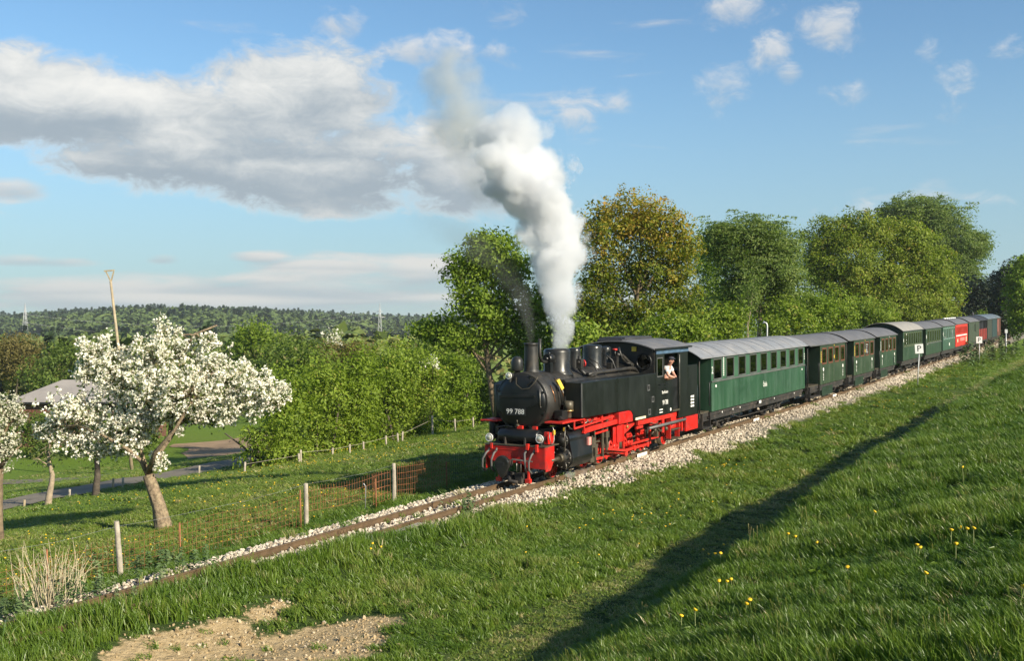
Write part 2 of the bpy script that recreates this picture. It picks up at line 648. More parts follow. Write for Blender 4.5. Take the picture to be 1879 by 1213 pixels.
M['roofblack'] = mat('wagon_roof_black', (.03, .03, .034), .5, var=.2, scale=2, dirt=(.08, .08, .09), dscale=1.0, damt=.4)
M['roofblue'] = mat('wagon_roof_blue', (.13, .16, .19), .45, var=.15, scale=2)
M['green1'] = mat('coach_green', (.0175, .06, .027), .38, var=.16, scale=.9, dirt=(.055, .105, .068), dscale=.8, damt=.6, streak=True)
M['green1l'] = mat('coach_green_pale', (.04, .098, .055), .42, var=.1, scale=2)
M['green2'] = mat('olive_coach_green', (.02, .04, .017), .38, var=.2, scale=1.2, dirt=(.06, .08, .04), dscale=1.0, damt=.55, streak=True)
M['green2d'] = mat('dark_end_green', (.012, .026, .014), .45, var=.2, scale=1.2)
M['green3'] = mat('mid_coach_green', (.017, .042, .018), .4, var=.18, scale=1.2, dirt=(.045, .065, .035), dscale=1.0, damt=.55, streak=True)
M['green4'] = mat('teal_coach_green', (.036, .08, .052), .4, var=.14, scale=1.2)
M['green5'] = mat('van_green', (.036, .05, .028), .5, var=.2, scale=1.2, dirt=(.1, .09, .05), dscale=1.5, damt=.5)
M['redcoach'] = mat('red_coach_paint', (.5, .03, .02), .4, var=.12, scale=1.5)
M['redwagon'] = mat('red_wagon_paint', (.22, .022, .016), .45, var=.15, scale=1.5)
M['teald'] = mat('dark_teal_paint', (.02, .04, .042), .5, var=.2, scale=2)
M['greyolive'] = mat('grey_olive_paint', (.032, .037, .027), .55, var=.2, scale=2)
M['brownwagon'] = mat('red_brown_paint', (.09, .034, .024), .55, var=.2, scale=2)
M['trimgrey'] = mat('trim_grey', (.1, .1, .095), .45, var=.2, scale=4)
M['brownframe'] = mat('brown_window_frame', (.12, .042, .02), .5, var=.2, scale=5)
M['tealframe'] = mat('pale_teal_frame', (.17, .26, .22), .5, var=.15, scale=5)
M['olframe'] = mat('olive_window_frame', (.07, .085, .04), .5, var=.2, scale=5)
M['rail'] = mat('rusty_rail', (.105, .066, .034), .6, metal=.15, var=.25, scale=3, dirt=(.17, .11, .055), dscale=9, damt=.5, bump=.12, bscale=30)
M['railtop'] = mat('rail_running_surface', (.3, .24, .17), .4, metal=.5, var=.2, scale=4)
M['sleeper'] = mat('old_sleeper_wood', (.085, .06, .04), .85, var=.35, scale=5, bump=.4, bscale=18)
M['rust'] = mat('rusty_wire', (.26, .1, .042), .8, var=.35, scale=12, bump=.2, bscale=60)
M['greywood'] = mat('weathered_wood', (.36, .315, .25), .85, var=.22, scale=7, dirt=(.22, .18, .13), dscale=9, damt=.5, bump=.5, bscale=30)
M['polewood'] = mat('pole_wood', (.33, .265, .17), .8, var=.2, scale=4, bump=.3, bscale=20)
M['galv'] = mat('galvanised_steel', (.42, .43, .43), .5, metal=.4, var=.15, scale=6)
M['signwhite'] = mat('sign_white', (.8, .79, .75), .5, var=.05, scale=10)
M['signblack'] = mat('sign_black', (.012, .012, .012), .5, var=.1)
M['bark'] = mat('bark', (.16, .115, .07), .9, var=.4, scale=7, dirt=(.25, .2, .13), dscale=5, damt=.5, bump=.9, bscale=14)
M['barkpale'] = mat('pale_bark', (.28, .22, .15), .9, var=.3, scale=7, bump=.6, bscale=16)
M['applebark'] = mat('apple_bark', (.21, .155, .1), .95, var=.5, scale=14, dirt=(.36, .3, .18), dscale=11, damt=.7, bump=1.0, bscale=38)
M['barkdark'] = mat('dark_bark', (.07, .055, .04), .9, var=.4, scale=7, bump=.6, bscale=14)
M['roofbarn'] = mat('barn_roof', (.29, .26, .235), .8, var=.1, scale=.6)
M['barnwall'] = mat('barn_boards', (.13, .055, .036), .75, var=.2, scale=1.2)
M['skin'] = mat('skin', (.52, .27, .19), .5, var=.08, scale=8)
M['shirt'] = mat('pale_shirt', (.55, .58, .58), .8, var=.08, scale=6)
M['cap'] = mat('dark_cap', (.03, .03, .04), .8, var=.2)
M['lane'] = mat('lane_asphalt', (.2, .175, .14), .95, var=.15, scale=.8, spec=.1)
M['plough'] = mat('ploughed_soil', (.27, .18, .1), .95, var=.22, scale=.35, bump=.6, bscale=1.5)
M['farcrop'] = mat('far_crop_green', (.09, .15, .075), .9, var=.12, scale=.02)
M['farsoil'] = mat('far_field_soil', (.34, .24, .17), .9, var=.1, scale=.02)
M['petal'] = mat('dandelion_yellow', (.8, .5, .015), .6, var=.12, scale=30)
M['stem'] = mat('flower_stem', (.3, .33, .13), .6, var=.2, scale=20)
M['drystalk'] = mat('dry_stalk', (.5, .42, .27), .8, var=.2, scale=10)

GRASS_STOPS = [(0, (.028, .068, .012)), (.3, (.064, .128, .014)), (.6, (.118, .19, .02)), (.8, (.172, .23, .034)), (.92, (.26, .26, .08)), (1, (.4, .34, .17))]


def grass_mat():
    m, t, p = base_mat('grass_blades')
    at = t.attr('tint', 'INSTANCER')['Fac']
    rn = t.attr('btint')['Fac']
    f = t.m('ADD', at, t.mul(t.sub(rn, .5), .42), clamp=True)
    cc = t.ramp(f, GRASS_STOPS)
    t.put(p.inputs['Base Color'], cc)
    p.inputs['Roughness'].default_value = .42
    p.inputs['Specular IOR Level'].default_value = .45
    tr = t.new('ShaderNodeBsdfTranslucent'); t.put(tr.inputs[0], t.mix(1.0, cc, (1.2, 1.3, .6), 'MULTIPLY'))
    mx = t.new('ShaderNodeMixShader'); mx.inputs[0].default_value = .32
    t.l.new(p.outputs[0], mx.inputs[1]); t.l.new(tr.outputs[0], mx.inputs[2])
    t.l.new(mx.outputs[0], m.node_tree.nodes['Material Output'].inputs[0])
    return m


M['grass'] = grass_mat()


def ground_mat():
    m, t, p = base_mat('meadow_ground')
    geo = t.new('ShaderNodeNewGeometry')
    pos = geo.outputs['Position']
    kd = t.attr('sand')['Fac']; kb = t.attr('bed')['Fac']; kf = t.attr('far')['Fac']
    n1 = t.noise(pos, .9, 7, .6); n2_ = t.noise(pos, 9, 6, .65); n3_ = t.noise(pos, .06, 5, .6)
    soil = t.mix(t.step(n1, .35, .65), (.03, .055, .012), (.055, .08, .022))  # dark soil tone that doubles as the shade between grass blades
    mead = t.mix(t.step(n2_, .3, .7), (.095, .165, .016), (.145, .215, .03))
    mead = t.mix(t.mul(t.step(n3_, .4, .65), .5), mead, (.14, .19, .04))
    sand = t.mix(t.step(n2_, .3, .7), (.34, .25, .13), (.46, .35, .2))
    sand = t.mix(t.mul(t.step(n1, .5, .75), .4), sand, (.3, .215, .11))
    bed = t.mix(t.step(n2_, .35, .65), (.2, .17, .13), (.36, .32, .26))
    cc = t.mix(kf, soil, mead)
    edge = t.add(kd, t.mul(t.sub(n2_, .5), .7))
    cc = t.mix(t.step(edge, .4, .6), cc, sand)
    cc = t.mix(kb, cc, bed)
    t.put(p.inputs['Base Color'], cc)
    p.inputs['Roughness'].default_value = .95
    p.inputs['Specular IOR Level'].default_value = .1
    bn = t.new('ShaderNodeBump'); bn.inputs['Strength'].default_value = .9; bn.inputs['Distance'].default_value = .06
    h = t.add(t.noise(pos, 14, 8, .65), t.mul(t.noise(pos, 4, 5, .6, .5), 1.4))
    t.put(bn.inputs['Height'], h)
    t.l.new(bn.outputs[0], p.inputs['Normal'])
    return m


M['ground'] = ground_mat()
G_OAK = [(0, (.06, .105, .01)), (.5, (.155, .235, .018)), (1, (.25, .33, .035))]
M['leaf_oak'] = leaf_mat('fresh_green_leaves', G_OAK)
M['leaf_gold'] = leaf_mat('bronze_oak_leaves', [(0, (.07, .115, .01)), (.35, (.18, .215, .018)), (.68, (.31, .26, .03)), (1, (.37, .225, .04))])
M['leaf_willow'] = leaf_mat('willow_leaves', [(0, (.07, .12, .022)), (.5, (.15, .215, .045)), (1, (.23, .28, .075))])
M['leaf_beech'] = leaf_mat('yellow_green_leaves', [(0, (.08, .12, .012)), (.5, (.19, .25, .024)), (.85, (.28, .32, .045)), (1, (.3, .24, .05))])
M['leaf_shrub'] = leaf_mat('hazel_leaves', [(0, (.085, .14, .014)), (.5, (.19, .265, .026)), (.9, (.27, .35, .045)), (1, (.3, .28, .06))])
M['leaf_dark'] = leaf_mat('shade_dark_leaves', [(0, (.01, .018, .008)), (.6, (.02, .034, .014)), (1, (.035, .05, .02))], .12)  # dark green that also holds the shade over the end-of-line trees
M['leaf_valley'] = leaf_mat('valley_leaves', [(0, (.065, .11, .018)), (.5, (.13, .185, .03)), (.8, (.165, .225, .045)), (1, (.2, .18, .06))])
M['leaf_brown'] = leaf_mat('brownish_leaves', [(0, (.09, .09, .02)), (.5, (.16, .135, .04)), (1, (.22, .18, .06))])
M['leaf_bright'] = leaf_mat('bright_green_leaves', [(0, (.09, .145, .01)), (.5, (.17, .245, .018)), (1, (.23, .3, .035))])
M['leaf_apple'] = leaf_mat('apple_leaves', [(0, (.05, .085, .02)), (.5, (.1, .14, .035)), (1, (.16, .19, .06))])
M['blossom'] = leaf_mat('apple_blossom', [(0, (.7, .58, .56)), (.3, (.8, .76, .7)), (1, (.86, .84, .78))], .25)
M['blossom_pale'] = leaf_mat('cherry_blossom', [(0, (.4, .4, .28)), (.5, (.6, .58, .48)), (1, (.75, .72, .64))], .25)
M['forest'] = leaf_mat('forest_leaves', [(0, (.02, .036, .014)), (.45, (.045, .07, .024)), (.8, (.07, .095, .03)), (1, (.1, .12, .035))], .2)
M['weed'] = leaf_mat('nettle_leaves', [(0, (.05, .08, .03)), (.6, (.1, .15, .06)), (1, (.16, .2, .1))], .3)
STONE = mat('limestone', (.5, .45, .375), .85, var=.3, scale=9, bump=.4, bscale=25)
_t = NT(STONE.node_tree)
_p = STONE.node_tree.nodes['Principled BSDF']
_rn = _t.attr('tint', 'INSTANCER')['Fac']
_src = _p.inputs['Base Color'].links[0].from_socket
_t.put(_p.inputs['Base Color'], _t.mix(1.0, _src, _t.ramp(_rn, [(0, (.5, .44, .38)), (.4, (.95, .9, .82)), (1, (1.25, 1.2, 1.14))]), 'MULTIPLY'))
M['stone'] = STONE


def steam_mat(name, dens, col, depth, stops, edge=.35, billow=.5, puff=1.0, aniso=.15, fade=None):
    """stops: (py, px of the middle, half width px) down the plume; the plume's own axis, seen at its real distance"""
    m, t, p = base_mat(name)
    m.node_tree.nodes.remove(p)
    pos = t.new('ShaderNodeNewGeometry').outputs['Position']
    sc = depth / 2000
    st = sorted([(CAMZ + (598 - py) * sc, (px - 939.5) * sc, r * sc) for py, px, r in stops])
    z0, z1 = st[0][0], st[-1][0]
    xs = [q[1] for q in st]; x0, x1 = min(xs), max(xs) + 1e-6; rm = max(q[2] for q in st)
    x, y, z = t.sep(pos)
    h = t.step(z, z0, z1, smooth=False)
    rp = t.ramp(h, [((q[0] - z0) / (z1 - z0), ((q[1] - x0) / (x1 - x0), q[2] / rm, f)) for q, f in zip(st, fade or [1] * len(st))], 'EASE' if False else 'LINEAR')
    sp = t.new('ShaderNodeSeparateColor'); t.l.new(rp, sp.inputs[0])
    cx_ = t.add(t.mul(sp.outputs[0], x1 - x0), x0); rr = t.mul(sp.outputs[1], rm)
    ddx = t.sub(x, cx_); ddy = t.sub(y, depth)
    d = t.m('DIVIDE', t.m('SQRT', t.add(t.mul(ddx, ddx), t.mul(ddy, ddy))), rr)
    wv = t.new('ShaderNodeTexVoronoi', feature='SMOOTH_F1'); wv.inputs['Scale'].default_value = .95 * puff; wv.inputs['Smoothness'].default_value = .25
    nw = t.new('ShaderNodeTexNoise'); nw.inputs['Scale'].default_value = 1.4 * puff; nw.inputs['Detail'].default_value = 3; t.l.new(pos, nw.inputs['Vector'])
    wp = t.vm('ADD', pos, t.vm('MULTIPLY', t.vm('SUBTRACT', nw.outputs['Color'], (.5, .5, .5)), (.7 / puff,) * 3))
    t.l.new(wp, wv.inputs['Vector'])
    w2 = t.new('ShaderNodeTexVoronoi', feature='SMOOTH_F1'); w2.inputs['Scale'].default_value = 2.4 * puff; w2.inputs['Smoothness'].default_value = .2; t.l.new(wp, w2.inputs['Vector'])
    n3 = t.noise(pos, 7.0 * puff, 4, .6)
    bl = t.add(t.add(t.mul(t.sub(.48, wv.outputs[0]), 1.0), t.mul(t.sub(.4, w2.outputs[0]), .55)), t.mul(t.sub(n3, .5), .6))
    e = t.add(t.sub(1.0, d), t.mul(bl, billow))
    den = t.mul(t.step(e, 0.02, edge), dens)
    den = t.mul(den, sp.outputs[2])
    v = t.new('ShaderNodeVolumePrincipled')
    t.put(v.inputs['Color'], col)
    t.put(v.inputs['Density'], den)
    v.inputs['Anisotropy'].default_value = aniso
    t.l.new(v.outputs[0], m.node_tree.nodes['Material Output'].inputs['Volume'])
    return m

# ------------------------------------------------------------------ scatter node group (grass, ballast, far wood)
def make_scatter_group():
    g = bpy.data.node_groups.new('scatter', 'GeometryNodeTree')
    g.interface.new_socket('Geometry', in_out='INPUT', socket_type='NodeSocketGeometry')
    g.interface.new_socket('Geometry', in_out='OUTPUT', socket_type='NodeSocketGeometry')
    N = g.nodes; Lk = g.links
    gi = N.new('NodeGroupInput'); go = N.new('NodeGroupOutput')

    def at(name, typ):
        a = N.new('GeometryNodeInputNamedAttribute'); a.data_type = typ; a.inputs[0].default_value = name
        return a.outputs[0]
    sep = N.new('GeometryNodeSeparateGeometry'); sep.domain = 'POINT'
    cmp_ = N.new('FunctionNodeCompare'); cmp_.data_type = 'FLOAT'; cmp_.operation = 'GREATER_THAN'
    Lk.new(at('ispt', 'FLOAT'), cmp_.inputs[0]); cmp_.inputs[1].default_value = .5
    Lk.new(gi.outputs[0], sep.inputs[0]); Lk.new(cmp_.outputs[0], sep.inputs[1])
    sp = N.new('GeometryNodeSplitToInstances'); sp.domain = 'POINT'
    Lk.new(sep.outputs[1], sp.inputs[0])
    Lk.new(at('pid', 'INT'), sp.inputs['Group ID'])
    ip = N.new('GeometryNodeInstanceOnPoints')
    Lk.new(sep.outputs[0], ip.inputs['Points'])
    Lk.new(sp.outputs[0], ip.inputs['Instance'])
    ip.inputs['Pick Instance'].default_value = True
    Lk.new(at('pid', 'INT'), ip.inputs['Instance Index'])
    er = N.new('FunctionNodeEulerToRotation')
    Lk.new(at('rot', 'FLOAT_VECTOR'), er.inputs[0])
    Lk.new(er.outputs[0], ip.inputs['Rotation'])
    Lk.new(at('scl', 'FLOAT_VECTOR'), ip.inputs['Scale'])
    Lk.new(ip.outputs[0], go.inputs[0])
    return g


SCATTER = make_scatter_group()


def scatter(name, protos, pts, rot, scl, pid, tint, material, label=None, smooth=False, parent=None):
    V = []; F = []; P = []; BT = []; o = 0
    for i, (v, f, bt) in enumerate(protos):
        V.append(np.asarray(v, float)); F.append(np.asarray(f, int) + o); o += len(v)
        P.append(np.full(len(v), i)); BT.append(np.asarray(bt, float))
    n0 = o; n = len(pts)
    V.append(np.asarray(pts, float)); P.append(np.asarray(pid, int)); BT.append(np.zeros(n))
    V = np.vstack(V); F = np.vstack(F)
    z = np.zeros((n0, 3))
    scl = np.asarray(scl, float)
    if scl.ndim == 1: scl = np.repeat(scl[:, None], 3, 1)
    me = fastmesh(name, V, F, smooth, (material,), [
        ('ispt', 'FLOAT', 'POINT', np.concatenate([np.zeros(n0), np.ones(n)])),
        ('pid', 'INT', 'POINT', np.concatenate(P)),
        ('btint', 'FLOAT', 'POINT', np.concatenate(BT)),
        ('tint', 'FLOAT', 'POINT', np.concatenate([np.zeros(n0), np.asarray(tint, float)])),
        ('rot', 'FLOAT_VECTOR', 'POINT', np.vstack([z, rot])),
        ('scl', 'FLOAT_VECTOR', 'POINT', np.vstack([z + 1, scl]))])
    ob = bpy.data.objects.new(name, me)
    link(ob, parent)
    md = ob.modifiers.new('scatter', 'NODES'); md.node_group = SCATTER
    ob['kind'] = 'stuff'
    if label: ob['label'] = label
    return ob


def hit(px, py):
    """where the line of sight through a photo point meets the ground"""
    d = np.array([(px - 939.5) / 2000, 1.0, (598 - py) / 2000])
    s = np.linspace(3, 140, 4000)
    z = CAMZ + d[2] * s - ground(d[0] * s, s)
    i = np.argmax(z < 0)
    return d[0] * s[i], s[i]


# ------------------------------------------------------------------ ground sheet
def axis(parts):
    out = []
    for a, b, st in parts:
        out.append(np.arange(a, b, st))
    return np.concatenate(out)


def geo(a, st, k, end):
    v = []; x = a
    while abs(x) < abs(end):
        x += st; st *= k; v.append(x)
    return np.array(v)


gx = np.concatenate([geo(-27, -1.0, 1.16, 5200)[::-1], axis([(-27, -4, .22), (-4, 62, .6), (62, 200, 2.6)]), geo(198, 4, 1.13, 6500)])
gy = np.concatenate([geo(-16.2, -.6, 1.2, 700)[::-1], axis([(-16, 3.2, .2), (3.2, 32, .7)]), geo(31, 1.2, 1.085, 9000)])
GX, GY = np.meshgrid(gx, gy, indexing='ij')
wx, wy = to_xy(GX, GY)
wz = ground(wx, wy)
DIRT = [(330, 1190, .85), (420, 1152, .42), (480, 1126, .33), (515, 1112, .25), (420, 1195, .8), (520, 1182, .62), (600, 1160, .72),
        (660, 1146, .6), (715, 1142, .38), (600, 1200, .8), (250, 1210, .6), (690, 1172, .35), (380, 1172, .4), (560, 1208, .7)]
DIRT = [hit(a, b) + (r,) for a, b, r in DIRT]


def sandness(x, y):
    s = np.zeros_like(np.asarray(x, float))
    for (a, b, r) in DIRT:
        dd = np.hypot(x - a, (y - b))
        s = np.maximum(s, 1.25 - dd / r)
    return np.clip(s + lump(x, y, .35, 2.2) * .16, 0, 1)


sand = sandness(wx, wy)
wz = wz - sand * .05
bed = sstep(-np.abs(GY + .1), -2.0, -1.4) * sstep(GX, -30, -24) * (1 - sand)
bed = bed * sstep(GY, np.interp(GX, [-30, -18, -13, -9, -6.5, -4.5, -2.5, 2, 8, 120], [.8, .6, .25, -.25, -.75, -.95, -1.1, -1.5, -1.65, -1.5]) - .15, np.interp(GX, [-30, -18, -13, -9, -6.5, -4.5, -2.5, 2, 8, 120], [.8, .6, .25, -.25, -.75, -.95, -1.1, -1.5, -1.65, -1.5]) + .15)
farm = sstep(GY, 1.9, 2.8) * sstep(np.hypot(wx, wy), 34, 60)
farm = np.maximum(farm, sstep(np.hypot(wx, wy), 55, 80)) * (1 - bed)
nx, ny = GX.shape
idx = np.arange(nx * ny).reshape(nx, ny)
Fq = np.stack([idx[:-1, :-1], idx[1:, :-1], idx[1:, 1:], idx[:-1, 1:]], -1).reshape(-1, 4)
gm = fastmesh('ground', np.stack([wx, wy, wz], -1).reshape(-1, 3), Fq, True, (M['ground'],),
              [('sand', 'FLOAT', 'POINT', sand.ravel()), ('bed', 'FLOAT', 'POINT', bed.ravel()), ('far', 'FLOAT', 'POINT', farm.ravel())])
go_ = link(bpy.data.objects.new('ground', gm)); go_['kind'] = 'structure'


def drape(name, rows, material, lift=.04, kind='structure'):
    """strip of ground surface: rows of map points, laid on the terrain"""
    rows = np.asarray(rows, float)
    a, b = rows.shape[:2]
    z = ground(rows[..., 0], rows[..., 1]) + lift
    V = np.concatenate([rows, z[..., None]], -1).reshape(-1, 3)
    ix = np.arange(a * b).reshape(a, b)
    F = np.stack([ix[:-1, :-1], ix[1:, :-1], ix[1:, 1:], ix[:-1, 1:]], -1).reshape(-1, 4)
    o = link(bpy.data.objects.new(name, fastmesh(name, V, F, True, (material,))))
    o['kind'] = kind
    return o


def strip(pts, width, n=60, m_=4):
    pts = np.asarray(pts, float)
    t = np.linspace(0, len(pts) - 1, n)
    x = np.interp(t, range(len(pts)), pts[:, 0]); y = np.interp(t, range(len(pts)), pts[:, 1])
    for _ in range(6):
        x[1:-1] = (x[:-2] + 2 * x[1:-1] + x[2:]) / 4; y[1:-1] = (y[:-2] + 2 * y[1:-1] + y[2:]) / 4
    tx, ty = np.gradient(x), np.gradient(y); l_ = np.hypot(tx, ty); tx /= l_; ty /= l_
    o = np.linspace(-.5, .5, m_ + 1) * width
    return np.stack([x[:, None] - ty[:, None] * o, y[:, None] + tx[:, None] * o], -1)


# lane behind the meadow, ploughed field and the far fields
lane_pts = [place(-150, 23.6), place(20, 23.4), place(180, 23.2), place(300, 23.0), place(400, 23.2), place(452, 24.6), place(476, 28), place(470, 34), place(380, 40), place(200, 48), place(-60, 62)]
drape('lane', strip(lane_pts, 2.5, 120), M['lane'], .05)
fa = [place(350, 52), place(500, 44)]; fb = [place(330, 66), place(540, 62)]
drape('ploughed_field', [[(lump(u * 9, v * 7, 1.0, 4.0) * .9, lump(u * 7, v * 9, 1.0, 8.0) * .9) + np.array(fa[0]) * (1 - u) + np.array(fa[1]) * u + v * ((np.array(fb[0]) - np.array(fa[0])) * (1 - u) + (np.array(fb[1]) - np.array(fa[1])) * u) for u in np.linspace(0, 1, 26)] for v in np.linspace(0, 1, 16)], M['plough'], .03)


def field(name, x0, x1, r0, r1, material):
    a0, a1 = (x0 - 939.5) / 2000, (x1 - 939.5) / 2000
    drape(name, [[((a0 + (a1 - a0) * u) * r, r) for u in np.linspace(0, 1, 20)] for r in np.linspace(r0, r1, 14)], material, .5)


field('crop_field', -60, 92, 640, 1080, M['farcrop'])
field('bare_field', 652, 752, 700, 980, M['farsoil'])

# ------------------------------------------------------------------ railway track
track = empty('railway_track', mat=FR.copy())
tag(track, 'rusty narrow gauge railway track on pale stone ballast under the train', 'railway track')


def rail_mesh(name, Y, x0, x1, material=None):
    prof = [(-.055, -.13), (.055, -.13), (.055, -.118), (.009, -.1), (.009, -.035), (.028, -.025), (.028, -.003), (.02, 0.0), (-.02, 0.0), (-.028, -.003), (-.028, -.025), (-.009, -.035), (-.009, -.1), (-.055, -.118)]
    xs = np.arange(x0, x1 + .01, 2.5)
    V = []; F = []; n = len(prof)
    for i, x in enumerate(xs):
        e = .004 * max(x - 25, 0)
        V += [(x, Y + a, b + e) for a, b in prof]
        if i:
            for k in range(n):
                F.append(((i - 1) * n + k, (i - 1) * n + (k + 1) % n, i * n + (k + 1) % n, i * n + k))
    me = fastmesh(name, V, F, False, (M['rail'],))
    return link(bpy.data.objects.new(name, me), track)


rail_mesh('rail', -.405, -30, 125)
rail_mesh('rail', .405, -30, 125)
slm = MB().box(-.12, .12, -.75, .75, -.27, -.134).mesh('sleeper', M['sleeper'])
for i, x in enumerate(np.arange(-26, 112, .69)):
    o = link(bpy.data.objects.new('sleeper', slm), track)
    o.location = (x + rng.uniform(-.02, .02), rng.uniform(-.03, .03), .004 * max(x - 25, 0))
    o.rotation_euler = (0, 0, rng.uniform(-.015, .015))
fpm = MB().box(-.22, .22, -.022, -.012, -.095, -.035)
for k in range(4): fpm.cyl((-.16 + k * .107, -.022, -.066), (-.16 + k * .107, -.04, -.066), .014, 8)
fpm = fpm.mesh('fishplate', M['rail'])
for x, y in ((-6.1, -.41), (-7.4, .4), (5.9, -.41), (17.9, -.41), (29.9, -.41)):
    o = link(bpy.data.objects.new('fishplate', fpm), track); o.location = (x, y, .004 * max(x - 25, 0))
pmm = MB().box(-.38, .38, -.0605, -.0555, -.118, -.02).mesh('white_mark', M['whitep'])
for px in (1176, 1386, 1530):
    t_, yy = place(px, -.42); X_, _ = to_XY(t_, yy)
    o = link(bpy.data.objects.new('white_mark', pmm), track); o.location = (float(X_), -.405, .004 * max(float(X_) - 25, 0))
    o['label'] = 'white painted mark on the rail'

# ------------------------------------------------------------------ ballast stones


def stone_proto(seed):
    r = np.random.default_rng(seed)
    bm = bmesh.new(); bmesh.ops.create_icosphere(bm, subdivisions=1, radius=1)
    v = np.array([p.co[:] for p in bm.verts]); f = np.array([[q.index for q in p.verts] for p in bm.faces]); bm.free()
    v *= (1 + r.normal(0, .16, (len(v), 1)))
    for _ in range(4):
        nn = r.normal(size=3); nn /= np.linalg.norm(nn); h = v @ nn; c_ = r.uniform(.5, .75)
        v -= np.where(h > c_, h - c_, 0)[:, None] * nn
    return v * np.array([1.1, .9, .75]), f, np.zeros(len(v))


YB_X = [-30, -18, -13, -9, -6.5, -4.5, -2.5, 2, 8, 30, 60, 120]
YB_Y = [.6, .42, .15, -.25, -.75, -.95, -1.1, -1.5, -1.65, -1.6, -1.55, -1.4]


def grass_edge(X, Y, x, y):
    return np.interp(X, YB_X, YB_Y) + lump(x, y, .9, 4.0) * .3


n_ = 60000
Xs = np.concatenate([rng.uniform(-24, 14, 22000), rng.uniform(-10, 55, 20000), rng.uniform(40, 115, 9000)])
Ys = rng.uniform(-2.75, 1.72, len(Xs))
x_, y_ = to_xy(Xs, Ys)
ed = grass_edge(Xs, Ys, x_, y_)
thin = rng.random(len(Xs))
ok = (Ys > ed - .15) & (thin < np.where(Ys > ed + .25, 1, .55)) & (Ys < 1.55 + lump(x_, y_, 1.1, 7) * .18)
ok &= ~((np.abs(np.abs(Ys) - .405) < .055))
Xs, Ys, x_, y_ = Xs[ok], Ys[ok], x_[ok], y_[ok]
sz = rng.uniform(.026, .056, len(Xs)) * np.where(Xs > 40, 1.35, 1.0)
zz = ground(x_, y_) + sz * rng.uniform(.1, .8, len(Xs))
scatter('ballast', [stone_proto(s) for s in range(7)], np.stack([x_, y_, zz], -1), rng.uniform(0, 6.28, (len(Xs), 3)), sz,
        rng.integers(0, 7, len(Xs)), rng.random(len(Xs)), M['stone'], 'pale limestone ballast between and beside the rails')

# crumbs of dry soil on the bare sand
pc = np.array([(a + rng.normal(0, r * .8), b + rng.normal(0, r * .8)) for a, b, r in DIRT for _ in range(170)])
pc = pc[sandness(pc[:, 0], pc[:, 1]) > .3]
cs_ = rng.gamma(1.6, .006, len(pc)) + .004
m_, t_, p_ = base_mat('soil_crumbs'); t_.put(p_.inputs['Base Color'], t_.ramp(t_.attr('tint', 'INSTANCER')['Fac'], [(0, (.2, .14, .07)), (.6, (.38, .28, .15)), (1, (.5, .42, .3))])); p_.inputs['Roughness'].default_value = .95
scatter('soil_crumbs', [stone_proto(s) for s in (21, 22, 23)], np.stack([pc[:, 0], pc[:, 1], ground(pc[:, 0], pc[:, 1]) - sandness(pc[:, 0], pc[:, 1]) * .05 + cs_ * .3], -1), rng.uniform(0, 6.28, (len(pc), 3)), cs_, rng.integers(0, 3, len(pc)), rng.random(len(pc)), m_, 'crumbs of dry sandy soil on the bare patch')

# ------------------------------------------------------------------ vegetation
def unit(a):
    return a / np.maximum(np.linalg.norm(a, axis=-1, keepdims=True), 1e-9)


def leaf_quads(C, O, size, r, up=.4, outw=.95, wid=.5):
    n = len(C)
    nrm = unit(O * outw + r.normal(0, .75, (n, 3)) + np.array([0, 0, up]))
    t = unit(np.cross(nrm, r.normal(size=(n, 3))))
    s = np.cross(nrm, t)
    a = (size * r.uniform(.65, 1.3, n))[:, None]
    V = np.stack([C - t * a, C + s * a * wid + nrm * a * .12, C + t * a, C - s * a * wid + nrm * a * .12], 1).reshape(-1, 3)
    F = np.arange(4 * n).reshape(n, 4)
    return V, F


def clumps_in(lobes, per_m2, r, shell=.5):
    """points filling ellipsoids (centre, radii), denser towards their skin"""
    P = []; O = []
    for c_, rad in lobes:
        c_ = np.array(c_); rad = np.array(rad)
        area = 4 * math.pi * ((rad[0] * rad[1]) ** 1.6 / 3 + (rad[0] * rad[2]) ** 1.6 / 3 + (rad[1] * rad[2]) ** 1.6 / 3) ** (1 / 1.6)
        n = max(4, int(area * per_m2))
        u = unit(r.normal(size=(n, 3)))
        k = r.random(n) ** shell
        wob = 1 + .16 * np.sin(u[:, 0] * 5 + c_[0]) * np.sin(u[:, 2] * 6 + c_[2]) + .1 * np.sin(u[:, 1] * 11 + u[:, 2] * 9)
        k = np.where(r.random(n) < .09, k * r.uniform(1.05, 1.3, n), k)
        p = c_ + u * rad * (k * wob)[:, None]
        P.append(p); O.append(u)
    return np.vstack(P), np.vstack(O)


def foliage(name, lobes, material, parent, r, per_m2=2.2, nleaf=30, cr=.45, leaf=.1, hue_z=None, wid=.5, shell=.45, droop=0.0):
    P, O = clumps_in(lobes, per_m2, r, shell)
    n = len(P)
    ct = r.normal(0, .17, n)
    m_ = n * nleaf
    off = r.normal(0, 1, (n, nleaf, 3))
    off = off / np.maximum(1, np.linalg.norm(off, axis=-1, keepdims=True) / 1.6)
    sc = cr * r.uniform(.55, 1.25, (n, 1, 1))
    C = (P[:, None, :] + off * sc * np.array([1, 1, .75]))
    if droop: C[..., 2] -= droop * np.abs(off[..., 2]) * sc[..., 0]
    C = C.reshape(-1, 3)
    Oo = np.repeat(O, nleaf, 0)
    V, F = leaf_quads(C, Oo, np.repeat(leaf * r.uniform(.7, 1.3, n), nleaf), r, wid=wid)
    tint = np.repeat(ct, nleaf) + r.normal(.5, .17, m_)
    if hue_z is not None:
        tint += hue_z(C)
    me = fastmesh(name, V, F, False, (material,), [('tint', 'FLOAT', 'FACE', np.clip(tint, 0, 1))])
    return link(bpy.data.objects.new(name, me), parent), P


